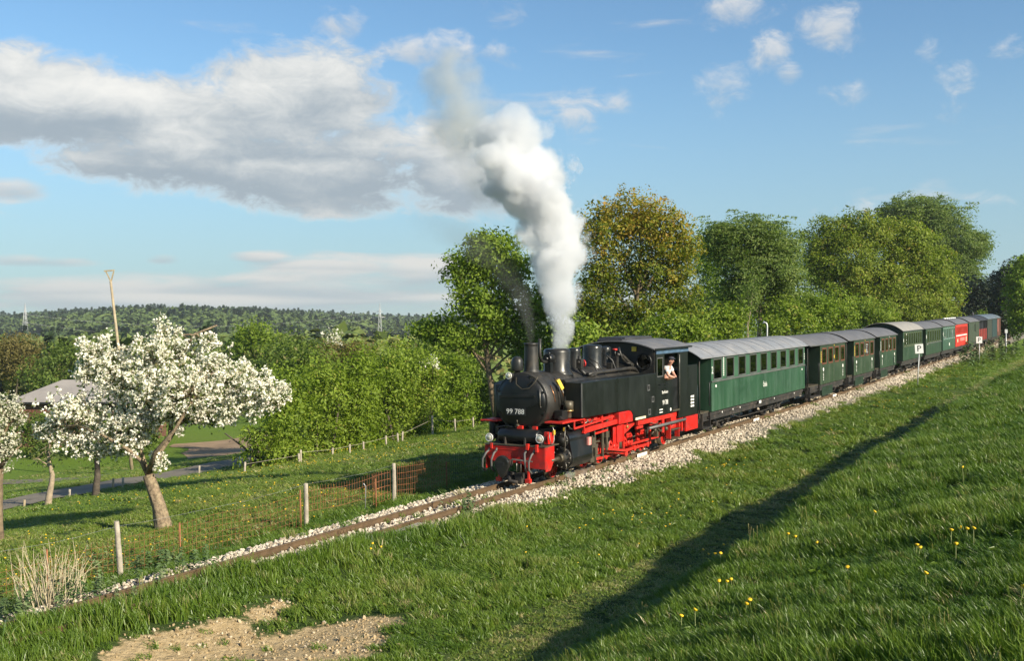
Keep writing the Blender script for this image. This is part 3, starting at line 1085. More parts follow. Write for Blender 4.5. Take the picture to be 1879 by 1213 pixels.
def wander(a, b, n, amp, r):
    a = np.array(a, float); b = np.array(b, float)
    t = np.linspace(0, 1, n)[:, None]
    p = a + (b - a) * t
    w = np.cumsum(r.normal(0, amp, (n, 3)), 0) * np.sin(np.pi * t)
    return p + w


def tree(name, label, px, Y, lobes_px, leafm, bark='bark', rad=.2, seed=1, group=None, top=.62, cat='tree', base=None, fork=None, stems=1, part='crown', d_skirt=True, **kw):
    r = np.random.default_rng(seed)
    x, y = place(px, Y) if base is None else base
    z = gz(x, y)
    s = y / 2000
    e = empty(name, (x, y, z))
    tag(e, label, cat, group)
    lobes = []
    for (lx, ly, rx, ry) in lobes_px:
        w = max(rx, ry) * s
        dep = y + r.uniform(-.35, .35) * w
        c_ = ray_at(lx, ly, dep)
        lobes.append(((c_.x - x, c_.y - y, c_.z - z), (rx * s, w * .85, ry * s)))
    if part == 'foliage' and d_skirt:
        for (c_, rd) in list(lobes):
            bot = c_[2] - rd[2] * .8
            if bot > .25:
                lobes.append(((c_[0], c_[1], bot * .5), (rd[0] * .92, rd[1] * .92, bot * .5 + .15)))
    cr_o, P = foliage(part, lobes, M[leafm], e, r, **kw)
    cen = np.mean([l_[0] for l_ in lobes], 0)
    hi = max(l_[0][2] for l_ in lobes)
    mb = MB()
    for st in range(stems):
        b0 = np.array([r.normal(0, .12 * stems), r.normal(0, .12 * stems), -.15]) if stems > 1 else np.array([0, 0, -.15])
        tip = np.array([cen[0] + r.normal(0, .2 * stems), cen[1], hi * top + r.uniform(0, .3)])
        path = wander(b0, tip, 9, .05 * rad / .2, r)
        rr = np.linspace(rad * 1.15, rad * .45, 9); rr[0] *= 1.25
        mb.tube([Vector(p) for p in path], list(rr), 9)
        for j, (lc, lr) in enumerate(lobes):
            if stems > 1 and j % stems != st: continue
            k0 = int(np.clip(3 + 5 * (lc[2] / max(hi, .1)) * .8, 3, 8))
            st_ = path[k0]
            pp = wander(st_, np.array(lc) + np.array([0, 0, lr[2] * .3]), 6, .06 * rad / .2, r)
            mb.tube([Vector(p) for p in pp], list(np.linspace(rad * .42, rad * .1, 6)), 6)
            near = P[np.linalg.norm((P - np.array(lc)) / np.array(lr), axis=1) < 1.1]
            for q in near[r.permutation(len(near))[:6]]:
                p2 = wander(pp[int(r.integers(2, 6))], q, 4, .04, r)
                mb.tube([Vector(p) for p in p2], list(np.linspace(rad * .14, rad * .03, 4)), 4, False)
    mb.build('trunk' if stems == 1 else 'stems', M[bark], e)
    return e


# --- far woods: one mass each
def crown_proto(seed, conifer, n=150):
    r = np.random.default_rng(seed)
    if conifer:
        h = r.random(n) ** 1.2
        a = r.uniform(0, 6.28, n); rad = (1 - h) * .24 * r.uniform(.7, 1.15, n)
        C = np.stack([np.cos(a) * rad, np.sin(a) * rad, .08 + h * .94], -1); sz = .085
    else:
        u = unit(r.normal(size=(n, 3))); k = r.random(n) ** .4
        k = k * (1 + .22 * np.sin(u[:, 0] * 5 + seed) * np.sin(u[:, 2] * 5))
        C = u * k[:, None] * np.array([.4, .4, .42]) + np.array([0, 0, .56]); sz = .1
    V, F = leaf_quads(C, unit(C - np.array([0, 0, .5])), sz, r, wid=.7)
    F = np.concatenate([F[:, [0, 1, 2]], F[:, [0, 2, 3]]])
    bt = np.repeat(np.clip(r.normal(.5, .2, n), 0, 1), 4)
    return V, F, bt


def inst_leaf(name, stops, trans=.15):
    m, t, p = base_mat(name)
    f = t.m('ADD', t.attr('tint', 'INSTANCER')['Fac'], t.mul(t.sub(t.attr('btint')['Fac'], .5), .3), clamp=True)
    cc = t.ramp(f, stops)
    t.put(p.inputs['Base Color'], cc); p.inputs['Roughness'].default_value = .7
    p.inputs['Specular IOR Level'].default_value = .15
    return m


M['forestI'] = inst_leaf('far_wood_leaves', [(0, (.03, .05, .025)), (.3, (.055, .085, .032)), (.55, (.1, .14, .036)), (.8, (.15, .18, .05)), (1, (.2, .18, .07))])
CP = [crown_proto(1, False), crown_proto(2, False), crown_proto(3, False), crown_proto(4, True), crown_proto(5, True)]


def wood(name, label, n, px0, px1, r0, r1, h0, h1, con, tmean, seed, skip=None, tsd=.16):
    r = np.random.default_rng(seed)
    px = r.uniform(px0, px1, n); rr = np.sqrt(r.uniform(r0 ** 2, r1 ** 2, n))
    t = (px - 939.5) / 2000
    y = rr; x = t * y
    keep = np.ones(n, bool)
    if skip:
        for (a, b, c_, d_) in skip:
            keep &= ~((px > a) & (px < b) & (rr > c_) & (rr < d_))
    X, Y = to_XY(x, y)
    keep &= Y > 30
    x, y, px, rr = x[keep], y[keep], px[keep], rr[keep]; n = len(x)
    isc = r.random(n) < con * (1 + .8 * lump(x, y, 120.0, 3.0))
    h = r.uniform(h0, h1, n) * np.where(isc, 1.1, 1)
    w = h * np.where(isc, 1.1, r.uniform(1.15, 1.6, n))
    pid = np.where(isc, r.integers(3, 5, n), r.integers(0, 3, n))
    tint = np.clip(np.where(isc, .12, tmean) + r.normal(0, tsd, n) * np.where(isc, .5, 1), 0, 1)
    z = ground(x, y) - .4
    scatter(name, CP, np.stack([x, y, z], -1), np.stack([np.zeros(n), np.zeros(n), r.uniform(0, 6.28, n)], -1),
            np.stack([w, w, h], -1), pid, tint, M['forestI'], label)


SK = [(-70, 98, 600, 1090), (640, 760, 640, 990), (590, 800, 560, 700)]
wood('hill_forest', 'mixed wood covering the low hill on the horizon', 4200, -160, 800, 860, 1420, 13, 19, .16, .44, 11, SK, .06)
wood('ridge_forest', 'dark wooded ridge far away on the skyline', 2600, -200, 1000, 1600, 2100, 15, 21, .35, .36, 12, None, .05)
wood('valley_wood', 'green wood filling the valley behind the meadow', 1500, -160, 900, 150, 560, 7, 11.5, .05, .66, 13, [(-200, 380, 0, 165), (150, 900, 0, 92)], .17)
wood('distant_wood', 'darker wood between the valley and the hill', 1500, -160, 800, 560, 860, 10, 15, .2, .5, 14, SK)

# --- trees one can tell apart
tree('broadleaf_tree', 'fresh green oak with a bare grey trunk rising behind the locomotive chimney', 914, 19.5,
     [(900, 470, 62, 42), (850, 505, 44, 42), (938, 505, 46, 55), (872, 560, 58, 42), (928, 592, 62, 48), (805, 605, 42, 26), (962, 640, 30, 42), (845, 622, 52, 26), (772, 606, 22, 9), (890, 445, 28, 22), (990, 560, 25, 40)],
     'leaf_oak', 'bark', .22, 21, nleaf=34, per_m2=3.3, cr=.4, leaf=.115, top=.5)
tree('oak_tree', 'tall bronze and yellow oak just right of the white steam', 1157, 11,
     [(1160, 398, 72, 52), (1108, 430, 48, 56), (1215, 430, 58, 56), (1252, 455, 36, 46), (1100, 500, 42, 50), (1178, 500, 78, 58), (1238, 520, 46, 46), (1118, 570, 52, 48), (1195, 580, 55, 40), (1082, 560, 30, 40), (1250, 560, 30, 26)],
     'leaf_gold', 'bark', .2, 22, nleaf=30, per_m2=3.6, cr=.36, leaf=.095, top=.75, hue_z=lambda C: (C[:, 2] - 9.3) * .07)
tree('background_tree', 'dark shaded tree in the gap between the bronze oak and the willow', 1300, 21,
     [(1300, 470, 48, 58), (1316, 545, 42, 58), (1275, 560, 40, 40)], 'leaf_oak', 'barkdark', .2, 23, nleaf=26, per_m2=2.0, cr=.5, leaf=.13)
tree('willow_tree', 'grey green willow with a forked trunk above the first coach', 1390, 10.5,
     [(1370, 430, 72, 42), (1320, 442, 34, 42), (1430, 452, 48, 50), (1390, 492, 78, 48), (1440, 512, 34, 46), (1352, 535, 40, 34), (1412, 560, 36, 26)],
     'leaf_willow', 'barkpale', .19, 24, nleaf=48, per_m2=3.6, cr=.48, leaf=.125, wid=.34, top=.7, droop=.6)
tree('whitebeam_tree', 'broad yellow green tree with silvery leaf clusters above the rear coaches', 1600, 11,
     [(1520, 442, 48, 50), (1580, 432, 60, 44), (1648, 442, 60, 44), (1700, 482, 50, 50), (1560, 502, 78, 58), (1640, 520, 78, 58), (1722, 545, 42, 48), (1500, 492, 32, 46), (1600, 568, 96, 38), (1690, 572, 58, 38)],
     'leaf_beech', 'bark', .3, 25, nleaf=44, per_m2=1.7, cr=.55, leaf=.155, wid=.45, top=.7)
tree('tall_willow', 'tallest tree, a grey green willow behind the yellow green tree', 1712, 16,
     [(1682, 388, 58, 34), (1720, 405, 58, 46), (1760, 442, 44, 40), (1790, 450, 28, 32), (1642, 392, 34, 28), (1742, 484, 48, 48), (1776, 500, 28, 28), (1690, 440, 50, 40)],
     'leaf_willow', 'bark', .45, 26, nleaf=44, per_m2=1.15, cr=.85, leaf=.22, wid=.36, top=.7, droop=.5)
tree('young_tree', 'thin pale stemmed tree behind the second coach', 1535, 7.6,
     [(1535, 560, 34, 34), (1520, 590, 30, 26), (1552, 585, 26, 26)], 'leaf_shrub', 'barkpale', .085, 27, nleaf=24, per_m2=2.4, cr=.4, leaf=.11)
tree('slim_tree', 'slim straight trunk standing in front of the willow', 1373, 8.2,
     [(1372, 545, 20, 40), (1385, 520, 18, 26)], 'leaf_willow', 'barkpale', .07, 28, nleaf=24, per_m2=2.2, cr=.35, leaf=.1, wid=.3)
for k, (px, Y, lb, lm, lab) in enumerate([
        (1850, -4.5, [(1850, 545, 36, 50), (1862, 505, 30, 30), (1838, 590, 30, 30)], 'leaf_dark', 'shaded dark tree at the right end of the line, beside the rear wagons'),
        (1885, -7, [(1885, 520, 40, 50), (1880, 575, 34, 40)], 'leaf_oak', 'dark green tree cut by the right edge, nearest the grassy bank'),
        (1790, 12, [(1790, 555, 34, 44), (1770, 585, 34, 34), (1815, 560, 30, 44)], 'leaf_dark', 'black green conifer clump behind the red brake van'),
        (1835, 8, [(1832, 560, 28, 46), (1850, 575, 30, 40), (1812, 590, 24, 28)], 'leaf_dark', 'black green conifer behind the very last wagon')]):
    base = None
    if k < 2:
        yv = 138 - 14 * k; base = ((px - 939.5) / 2000 * yv, yv)
    if k >= 2:
        yv = 165 + 12 * (k - 2); base = ((px - 939.5) / 2000 * yv, yv)
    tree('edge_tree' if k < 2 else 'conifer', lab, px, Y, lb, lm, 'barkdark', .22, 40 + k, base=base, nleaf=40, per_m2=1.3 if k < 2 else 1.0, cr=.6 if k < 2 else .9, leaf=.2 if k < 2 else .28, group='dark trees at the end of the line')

# --- shrubs
SH = 'shrubs along the far side of the train'
for k, (px, Y, lb, lm, lab) in enumerate([
        (1060, 9, [(1060, 615, 40, 34), (1045, 640, 34, 26)], 'leaf_shrub', 'leafy shrub behind the locomotive domes under the steam'),
        (1120, 12, [(1120, 610, 40, 30), (1090, 625, 30, 26)], 'leaf_beech', 'yellowish shrub at the foot of the bronze oak'),
        (1205, 7.5, [(1210, 605, 38, 30), (1245, 600, 34, 32), (1280, 608, 32, 26)], 'leaf_shrub', 'wide bright shrub above the locomotive cab roof'),
        (1330, 8.0, [(1325, 595, 36, 30), (1345, 570, 26, 26)], 'leaf_shrub', 'shrub in front of the willow over the first coach roof'),
        (1440, 8, [(1440, 580, 36, 34), (1470, 590, 26, 26), (1420, 600, 30, 22)], 'leaf_shrub', 'rounded shrub over the end of the first coach'),
        (1500, 8.5, [(1500, 575, 34, 34), (1480, 560, 22, 30)], 'leaf_oak', 'shrub left of the thin pale stemmed tree'),
        (1585, 8, [(1585, 575, 38, 32), (1615, 580, 34, 28)], 'leaf_shrub', 'wide shrub over the third and fourth coach'),
        (1665, 8, [(1665, 578, 38, 26), (1700, 575, 36, 26), (1735, 572, 28, 24)], 'leaf_beech', 'shrub over the beige roofed coach'),
        (1800, 5, [(1805, 582, 16, 12), (1785, 588, 12, 8), (1822, 586, 10, 8)], 'leaf_bright', 'small bright yellow green bush behind the rear wagons')]):
    tree('shrub', lab, px, Y, lb, lm, 'barkdark', .06, 60 + k, SH, cat='shrub', stems=3, part='foliage', nleaf=30, per_m2=2.6, cr=.42, leaf=.115, top=.8)
for k, (px, Y, lb, lm, lab) in enumerate([
        (1020, 17, [(1015, 610, 36, 30), (1000, 640, 30, 20)], 'leaf_oak', 'undergrowth right of the oak trunk behind the chimney'),
        (1090, 18, [(1085, 590, 38, 34), (1110, 615, 34, 26)], 'leaf_shrub', 'tall undergrowth left of the bronze oak trunk'),
        (1170, 17, [(1170, 595, 34, 30), (1150, 612, 30, 26)], 'leaf_oak', 'undergrowth directly behind the bronze oak trunk'),
        (1255, 18, [(1250, 575, 38, 36), (1285, 590, 34, 30)], 'leaf_shrub', 'tall undergrowth between the bronze oak and the dark tree'),
        (1345, 19, [(1340, 572, 38, 34), (1375, 585, 34, 26)], 'leaf_oak', 'undergrowth under the left side of the willow'),
        (1420, 18, [(1420, 565, 38, 36), (1455, 570, 32, 34)], 'leaf_shrub', 'tall undergrowth under the right side of the willow'),
        (1510, 19, [(1505, 560, 42, 36), (1540, 570, 36, 30)], 'leaf_oak', 'undergrowth behind the thin pale stemmed tree'),
        (1630, 19, [(1625, 572, 50, 30), (1690, 570, 46, 28)], 'leaf_shrub', 'undergrowth behind the broad yellow green tree')]):
    tree('undergrowth_shrub', lab, px, Y, lb, lm, 'barkdark', .06, 170 + k, 'undergrowth between the trees behind the train', cat='shrub', stems=3, part='foliage', nleaf=30, per_m2=2.0, cr=.5, leaf=.13, top=.8)
HG = 'hazel shrubs in the hedge below the meadow'
for k, (px, Y, lb, lm, lab) in enumerate([
        (478, 19.0, [(478, 806, 36, 26), (500, 785, 26, 30)], 'leaf_shrub', 'low shrub at the left end of the hedge beside the lane'),
        (535, 19.3, [(535, 755, 46, 80), (515, 730, 30, 60)], 'leaf_shrub', 'hedge shrub right beside the tips of the blossoming apple tree'),
        (595, 19.5, [(595, 745, 48, 88), (590, 700, 36, 50)], 'leaf_shrub', 'tall hedge shrub above the pair of short white posts'),
        (655, 19.6, [(655, 740, 50, 86), (650, 690, 40, 50)], 'leaf_bright', 'bright green hedge shrub in the middle of the hedge'),
        (712, 19.6, [(712, 730, 50, 88), (715, 685, 40, 48)], 'leaf_shrub', 'hedge shrub behind the row of thin wired posts'),
        (772, 19.7, [(772, 722, 50, 84), (768, 680, 40, 46)], 'leaf_shrub', 'hedge shrub behind the tallest grey post, with white blossom'),
        (832, 19.8, [(832, 716, 46, 78), (838, 680, 36, 40)], 'leaf_oak', 'hedge shrub just left of the oak trunk'),
        (868, 22.5, [(866, 712, 34, 66), (895, 735, 28, 36)], 'leaf_shrub', 'hedge shrub partly hidden by the locomotive front')]):
    tree('hedge_shrub', lab, px, Y, lb, lm, 'barkdark', .06, 80 + k, HG, cat='shrub', stems=3, part='foliage', nleaf=34, per_m2=3.0, cr=.36, leaf=.085, top=.85)
for k, (px, d_, lb, lm, lab) in enumerate([
        (560, 78, [(560, 672, 58, 48), (530, 690, 40, 40)], 'leaf_valley', 'rounded green tree behind the left part of the hedge'),
        (640, 84, [(640, 660, 60, 44), (600, 665, 34, 36)], 'leaf_brown', 'brownish green tree behind the middle of the hedge'),
        (613, 88, [(613, 622, 12, 16), (612, 640, 16, 14)], 'blossom_pale', 'slender whitish green tree poking above the hedge'),
        (730, 80, [(730, 662, 58, 38), (775, 655, 40, 30)], 'leaf_shrub', 'green tree behind the hedge below the right pylon'),
        (800, 74, [(805, 655, 46, 34), (850, 660, 30, 30)], 'leaf_valley', 'low tree behind the hedge left of the oak'),
        (468, 150, [(470, 618, 36, 24), (455, 640, 40, 30), (500, 640, 30, 26)], 'leaf_bright', 'bright yellow green crown standing out behind the apple tree'),
        (525, 120, [(525, 650, 40, 36), (505, 670, 40, 36)], 'leaf_valley', 'mid green tree right of the bright crown'),
        (28, 170, [(28, 640, 46, 26), (5, 660, 46, 36), (55, 665, 30, 26)], 'leaf_brown', 'reddish brown tree at the left edge below the pylon'),
        (110, 150, [(110, 672, 46, 36), (150, 655, 40, 30), (80, 690, 40, 26)], 'leaf_valley', 'wide green tree behind the barn roof'),
        (195, 190, [(195, 645, 46, 24), (240, 650, 40, 26)], 'leaf_valley', 'green tree seen through the top of the apple tree')]):
    tree('valley_tree', lab, px, 40, lb, lm, 'barkdark', .14, 100 + k, 'trees in the valley behind the hedge', base=((px - 939.5) / 2000 * d_, d_), nleaf=34, per_m2=1.5 if d_ < 100 else .7, cr=.6 if d_ < 100 else 1.0, leaf=.13 if d_ < 100 else .22)


# --- blossoming trees
def blossom_tree(name, label, px, Y, lobes_px, trunk, limbs, ntwig, nblos, bsize, leafm, blm, bark, seed, rad, base=None, group=None):
    r = np.random.default_rng(seed)
    x, y = place(px, Y) if base is None else base
    z = gz(x, y); s = y / 2000
    e = empty(name, (x, y, z)); tag(e, label, 'tree', group)
    loc = lambda a, b, dd=0.0: np.array(ray_at(a, b, y + dd)) - np.array((x, y, z))
    lobes = []
    for (lx, ly, rx, ry) in lobes_px:
        w = max(rx, ry) * s
        lobes.append((loc(lx, ly, r.uniform(-.4, .4) * w), np.array((rx * s, w * .95, ry * s))))
    mb = MB()
    tp = [loc(a, b) for a, b in trunk]; tp[0] = np.array([0, 0, -.12]) + np.array([tp[0][0], 0, 0])
    rr = np.linspace(rad, rad * .72, len(tp)); rr[0] *= 1.2
    tt = np.linspace(0, len(tp) - 1, 22); tpa = np.array(tp)
    tq = np.stack([np.interp(tt, range(len(tp)), tpa[:, k]) for k in range(3)], -1)
    v0 = len(mb.v)
    mb.tube([Vector(p) for p in tq], list(np.interp(tt, range(len(rr)), rr)), 22)
    for i in range(v0, len(mb.v)):
        p = Vector(mb.v[i]); q = tq[min((i - v0) // 22, 21)]; dv = p - Vector(q)
        an = math.atan2(dv.y, dv.x)
        f = 1 + .07 * math.sin(an * 7 + p.z * 4) + .05 * math.sin(an * 13 - p.z * 9) + .06 * mnoise.noise(p * 7)
        mb.v[i] = tuple(Vector(q) + dv * f)
    ends = []
    for lm in limbs:
        pts = [loc(q[0], q[1], q[2] if len(q) > 2 else 0) for q in lm]
        mb.tube([Vector(p) for p in pts], list(np.linspace(rad * .34, rad * .12, len(pts))), 8)
        ends += pts[1:]
    ends = np.array(ends)
    lc = np.array([l_[0] for l_ in lobes])
    B = []; Lf = []
    wts = np.array([l_[1][0] * l_[1][2] for l_ in lobes]); wts /= wts.sum()
    for i, (c_, rd) in enumerate(lobes):
        st_ = ends[np.argmin(np.linalg.norm(ends - c_, axis=1))]
        pp = wander(st_, c_, 5, .04, r)
        mb.tube([Vector(p) for p in pp], list(np.linspace(rad * .16, rad * .07, 5)), 6, False)
        for _ in range(int(ntwig * wts[i])):
            u = unit(r.normal(size=3)); a0 = pp[int(r.integers(1, 5))] + r.normal(0, .08, 3)
            b0 = c_ + u * rd * r.uniform(.45, 1.08) + np.array([0, 0, r.uniform(0, .12)])
            tw = wander(a0, b0, 6, .03, r)
            if r.random() < .5:
                mb.tube([Vector(p) for p in tw], list(np.linspace(rad * .05, rad * .018, 6)), 4, False)
            nod = r.uniform(.3, 1.04, max(3, nblos // 3)) ** .7
            k = nod[r.integers(0, len(nod), nblos)]
            ix = np.clip(k * 5, 0, 5); lo = np.minimum(ix.astype(int), 4); fr = (ix - lo)[:, None]
            q = tw[lo] * (1 - fr) + tw[lo + 1] * fr
            B.append(q + r.normal(0, .042, (nblos, 3)))
            Lf.append(q[:max(1, nblos * 2 // 5)] + r.normal(0, .075, (max(1, nblos * 2 // 5), 3)))
    B = np.vstack(B); Lf = np.vstack(Lf)
    mb.build('trunk', M[bark], e)
    # each blossom: a little bunch of three petals' fans
    Vs = []; Fs = []; T = []
    o = 0
    for k in range(3):
        C = B + r.normal(0, bsize * .45, B.shape)
        V, F = leaf_quads(C, unit(r.normal(size=B.shape)), bsize, r, up=.3, wid=.95)
        Vs.append(V); Fs.append(F + o); o += len(V); T.append(r.random(len(F)) ** .7)
    me = fastmesh('blossom', np.vstack(Vs), np.vstack(Fs), False, (M[blm],), [('tint', 'FLOAT', 'FACE', np.concatenate(T))])
    link(bpy.data.objects.new('blossom', me), e)
    V, F = leaf_quads(Lf, unit(r.normal(size=Lf.shape)), .05, r)
    me = fastmesh('foliage', V, F, False, (M[leafm],), [('tint', 'FLOAT', 'FACE', r.random(len(F)))])
    link(bpy.data.objects.new('foliage', me), e)
    return e


blossom_tree('apple_tree', 'apple tree covered in white blossom with a leaning trunk in the meadow', 302, 7.1,
             [(300, 645, 88, 36), (205, 672, 80, 44), (395, 690, 78, 46), (470, 728, 66, 38), (515, 728, 26, 26), (140, 757, 72, 38), (215, 785, 74, 48), (330, 715, 100, 52), (420, 758, 58, 28), (110, 800, 48, 22),
              (240, 705, 92, 52), (165, 650, 24, 34), (190, 622, 10, 20), (295, 600, 9, 20), (325, 615, 9, 14), (385, 630, 22, 20), (245, 818, 44, 24), (160, 690, 40, 24), (450, 690, 22, 30), (300, 745, 80, 30), (90, 790, 40, 18), (140, 820, 46, 20), (190, 832, 40, 18), (255, 775, 60, 26), (385, 772, 50, 22), (345, 768, 50, 28), (290, 845, 16, 26), (490, 690, 8, 16)],
             [(302, 957), (292, 930), (281, 898), (272, 872)],
             [[(272, 874), (258, 845, -.1), (235, 825, -.4), (190, 800, -.6), (140, 780, -.4)], [(272, 874), (262, 840, .1), (250, 800, .2), (248, 755, .2), (262, 700, 0), (290, 650, .1)],
              [(274, 872), (290, 835, 0), (312, 805, .1), (330, 775, .1), (370, 735, .3), (420, 710, .3), (470, 725, .2)], [(270, 870), (285, 830, -.5), (320, 790, -.8), (350, 740, -.7), (380, 690, -.5)],
              [(250, 800, .2), (225, 740, .5), (205, 690, .6), (190, 650, .4)], [(312, 805, .1), (315, 760, .5), (325, 700, .6), (330, 650, .4), (360, 612, .2), (398, 597, .1)]],
             1550, 17, .027, 'leaf_apple', 'blossom', 'applebark', 5, .175)
blossom_tree('cherry_tree', 'pale flowering tree cut off by the left edge', 6, 10.5,
             [(0, 755, 50, 46), (-30, 800, 60, 60), (8, 825, 34, 40), (-6, 868, 26, 16), (30, 765, 24, 26), (-60, 730, 60, 60)],
             [(-10, 925), (-8, 890), (-4, 860)], [[(-4, 862), (0, 820), (15, 780), (40, 750)], [(-4, 862), (-30, 810, .3), (-50, 760, .3)], [(-4, 862), (20, 835), (40, 815)]],
             380, 9, .024, 'leaf_apple', 'blossom_pale', 'bark', 6, .17)
tree('sapling', 'young fruit tree with a pale trunk left of the apple tree beside the lane', 88, 20.5, [(85, 828, 40, 24), (88, 795, 34, 24), (70, 845, 24, 14)], 'leaf_apple', 'barkpale', .12, 131, 'young trees by the lane', nleaf=14, per_m2=2.0, cr=.4, leaf=.07, top=.6)
tree('sapling', 'half dead young tree with a dark trunk behind the apple tree', 175, 20.3, [(168, 845, 14, 22), (178, 815, 8, 20)], 'leaf_apple', 'barkdark', .13, 132, 'young trees by the lane', nleaf=8, per_m2=2.2, cr=.3, leaf=.06, top=1.0)
for k, (px, lb, lab) in enumerate([(75, [(75, 775, 34, 18), (45, 782, 22, 14)], 'leafy bush in front of the left part of the barn wall'), (150, [(150, 778, 36, 16), (185, 782, 26, 14)], 'leafy bush in front of the middle of the barn wall'),
                                   (255, [(250, 765, 30, 24), (275, 775, 24, 18)], 'leafy bush at the right corner of the barn')]):
    tree('garden_bush', lab, px, 60, lb, 'leaf_valley', 'barkdark', .05, 150 + k, 'bushes along the barn', cat='shrub', base=((px - 939.5) / 2000 * 96, 96), stems=3, part='foliage', nleaf=30, per_m2=1.6, cr=.5, leaf=.13)
# white blossom spray in the hedge
_r = np.random.default_rng(3)
_x, _y = place(790, 18.9); _e = empty('blackthorn', (_x, _y, gz(_x, _y))); tag(_e, 'small spray of white blackthorn blossom in the hedge', 'shrub')
_l = [(tuple(np.array(ray_at(a, b, _y)) - np.array((_x, _y, gz(_x, _y)))), (.3, .3, .18)) for a, b in ((782, 664), (794, 660), (772, 672), (798, 672))]
foliage('blossom', _l, M['blossom'], _e, _r, per_m2=9, nleaf=9, cr=.12, leaf=.045, wid=.9)
_m = MB()
for c_, _ in _l: _m.tube([Vector(p) for p in wander((0, 0, -.1), c_, 7, .06, _r)], list(np.linspace(.03, .008, 7)), 5)
_m.build('stems', M['barkdark'], _e)

# ------------------------------------------------------------------ steam locomotive (local frame: x back along the train, -y towards the viewer)
loco = empty('steam_locomotive', mat=train_mat(0))
tag(loco, 'black and red tank steam locomotive 99 788 at the head of the train', 'steam locomotive')


def part(mb, name, m, bevel=.0, parent=None, **kw):
    return mb.build(name, M[m], parent or loco, bevel, **kw)


ZC = 2.0
sb = part(MB().lathe((-.82, 0, ZC), (1, 0, 0), [(0, .715), (.015, .745), (.9, .745)], 48), 'smokebox', 'sooty')
rv = MB()
for k in range(36):
    a = 2 * math.pi * k / 36
    rv.ball((-.76, math.cos(a) * .748, ZC + math.sin(a) * .748), .012, 6, 4)
rv.lathe((-.2, 0, ZC), (1, 0, 0), [(0, .75), (.05, .752)], 48, False)
part(rv, 'rivets', 'sooty', parent=sb)
door = part(MB().lathe((-.82, 0, ZC), (-1, 0, 0), [(0, .69), (.03, .685), (.075, .56), (.1, .36), (.115, 0.01)], 48), 'smokebox_door', 'black')
part(MB().bar((-.93, .58, 2.13), (-.94, -.45, 2.16), .03, .06), 'hinge_strap', 'black', .005, door)
part(MB().tube([(-.9, .1, 2.62), (-.95, .08, 2.45), (-.97, -.1, 2.33), (-.96, -.3, 2.36), (-.92, -.44, 2.52), (-.88, -.5, 2.64)], .011, 6), 'handrail', 'greasy', parent=door)
part(MB().tube([(-.9, -.56, 2.34), (-.9, -.57, 1.9)], .012, 6).tube([(-.9, -.57, 1.9), (-.86, -.57, 1.88)], .012, 6), 'grab_rail', 'steel', parent=door)
part(MB().bar((-.95, -.3, 1.9), (-.93, -.56, 2.02), .03, .025).bar((-.94, -.2, 2.42), (-.9, -.36, 2.54), .025, .035), 'door_handle', 'black', parent=door)
clm = MB().box(-.02, .02, -.03, .03, -.05, .05).mesh('door_clamp', M['black'])
for k in range(8):
    a = 2 * math.pi * (k + .5) / 8
    o = link(bpy.data.objects.new('door_clamp', clm), door); o.location = (-.85, math.cos(a) * .67, ZC + math.sin(a) * .67); o.rotation_euler = (a + math.pi / 2, 0, 0)
part(MB().cyl((-.9, .06, 1.42), (-.98, .06, 1.4), .05, 10).tube([(-.93, .06, 1.46), (-.97, .05, 1.56)], .014, 6), 'door_lock', 'greasy', parent=door)
npl = part(MB().box(-.965, -.95, -.2, .38, 1.67, 1.86), 'number_plate', 'signblack', .003)
text_mesh('number', '99 788', .185, M['whitep'], npl, front_m(-.968, .1, 1.765), .002, squeeze=1.0)
part(MB().lathe((.08, 0, ZC), (1, 0, 0), [(0, .7), (5.05, .7)], 40), 'boiler', 'sooty')
bb = MB()
for x in (.15, .95, 1.75, 2.65, 3.8): bb.lathe((x, 0, ZC), (1, 0, 0), [(0, .703), (0, .708), (.05, .708), (.05, .703)], 40, False)
part(bb, 'boiler_bands', 'sooty')
part(MB().lathe((-.3, 0, 2.66), (0, 0, 1), [(0, .27), (.06, .205), (.14, .19), (.7, .172), (.74, .172), (.76, .185), (.8, .185), (.8, .15), (.6, .14)], 28), 'chimney', 'sooty')
part(MB().tube([(-.02, -.1, 3.56), (-.02, -.1, 3.2), (0, -.1, 3.08), (.08, -.1, 2.99), (.2, -.1, 2.955), (.8, -.1, 2.95)], .042, 10), 'exhaust_pipe', 'sooty')
part(MB().cyl((.34, -.1, 3.03), (.62, -.1, 3.03), .12, 16).cyl((.28, -.1, 3.03), (.7, -.1, 3.03), .05, 10).box(.4, .56, -.18, -.02, 2.68, 2.95).ball((.48, -.1, 3.16), .05), 'turbo_generator', 'black')
part(MB().lathe((-.72, .17, 2.7), (0, 0, 1), [(0, .07), (.06, .075), (.07, .15), (.1, .155), (.3, .15), (.37, .13), (.42, .08), (.435, .01)], 24), 'warning_bell', 'dome')


def lamp(x, y, z, r, name='headlamp', parent=None):
    o = part(MB().lathe((x, y, z), (-1, 0, 0), [(-.13, r * .5), (-.1, r * .8), (0, r * .92), (.05, r)], 20).box(x - .02, x + .06, y - .02, y + .02, z - r * 1.9, z - r * .8), name, 'lampbody', parent=parent)
    part(MB().lathe((x - .05, y, z), (-1, 0, 0), [(0, r), (.015, r * 1.02), (.018, r * .86), (.004, r * .8)], 20, False), 'lamp_rim', 'whitep', parent=o)
    part(MB().lathe((x - .052, y, z), (-1, 0, 0), [(0, r * .82), (.02, r * .6), (.03, .005)], 20), 'lens', 'lamp', parent=o)
    return o


lamp(-.93, .27, 2.66, .085)
lamp(-1.14, .72, 1.12, .105)
lamp(-1.14, -.7, 1.15, .105)


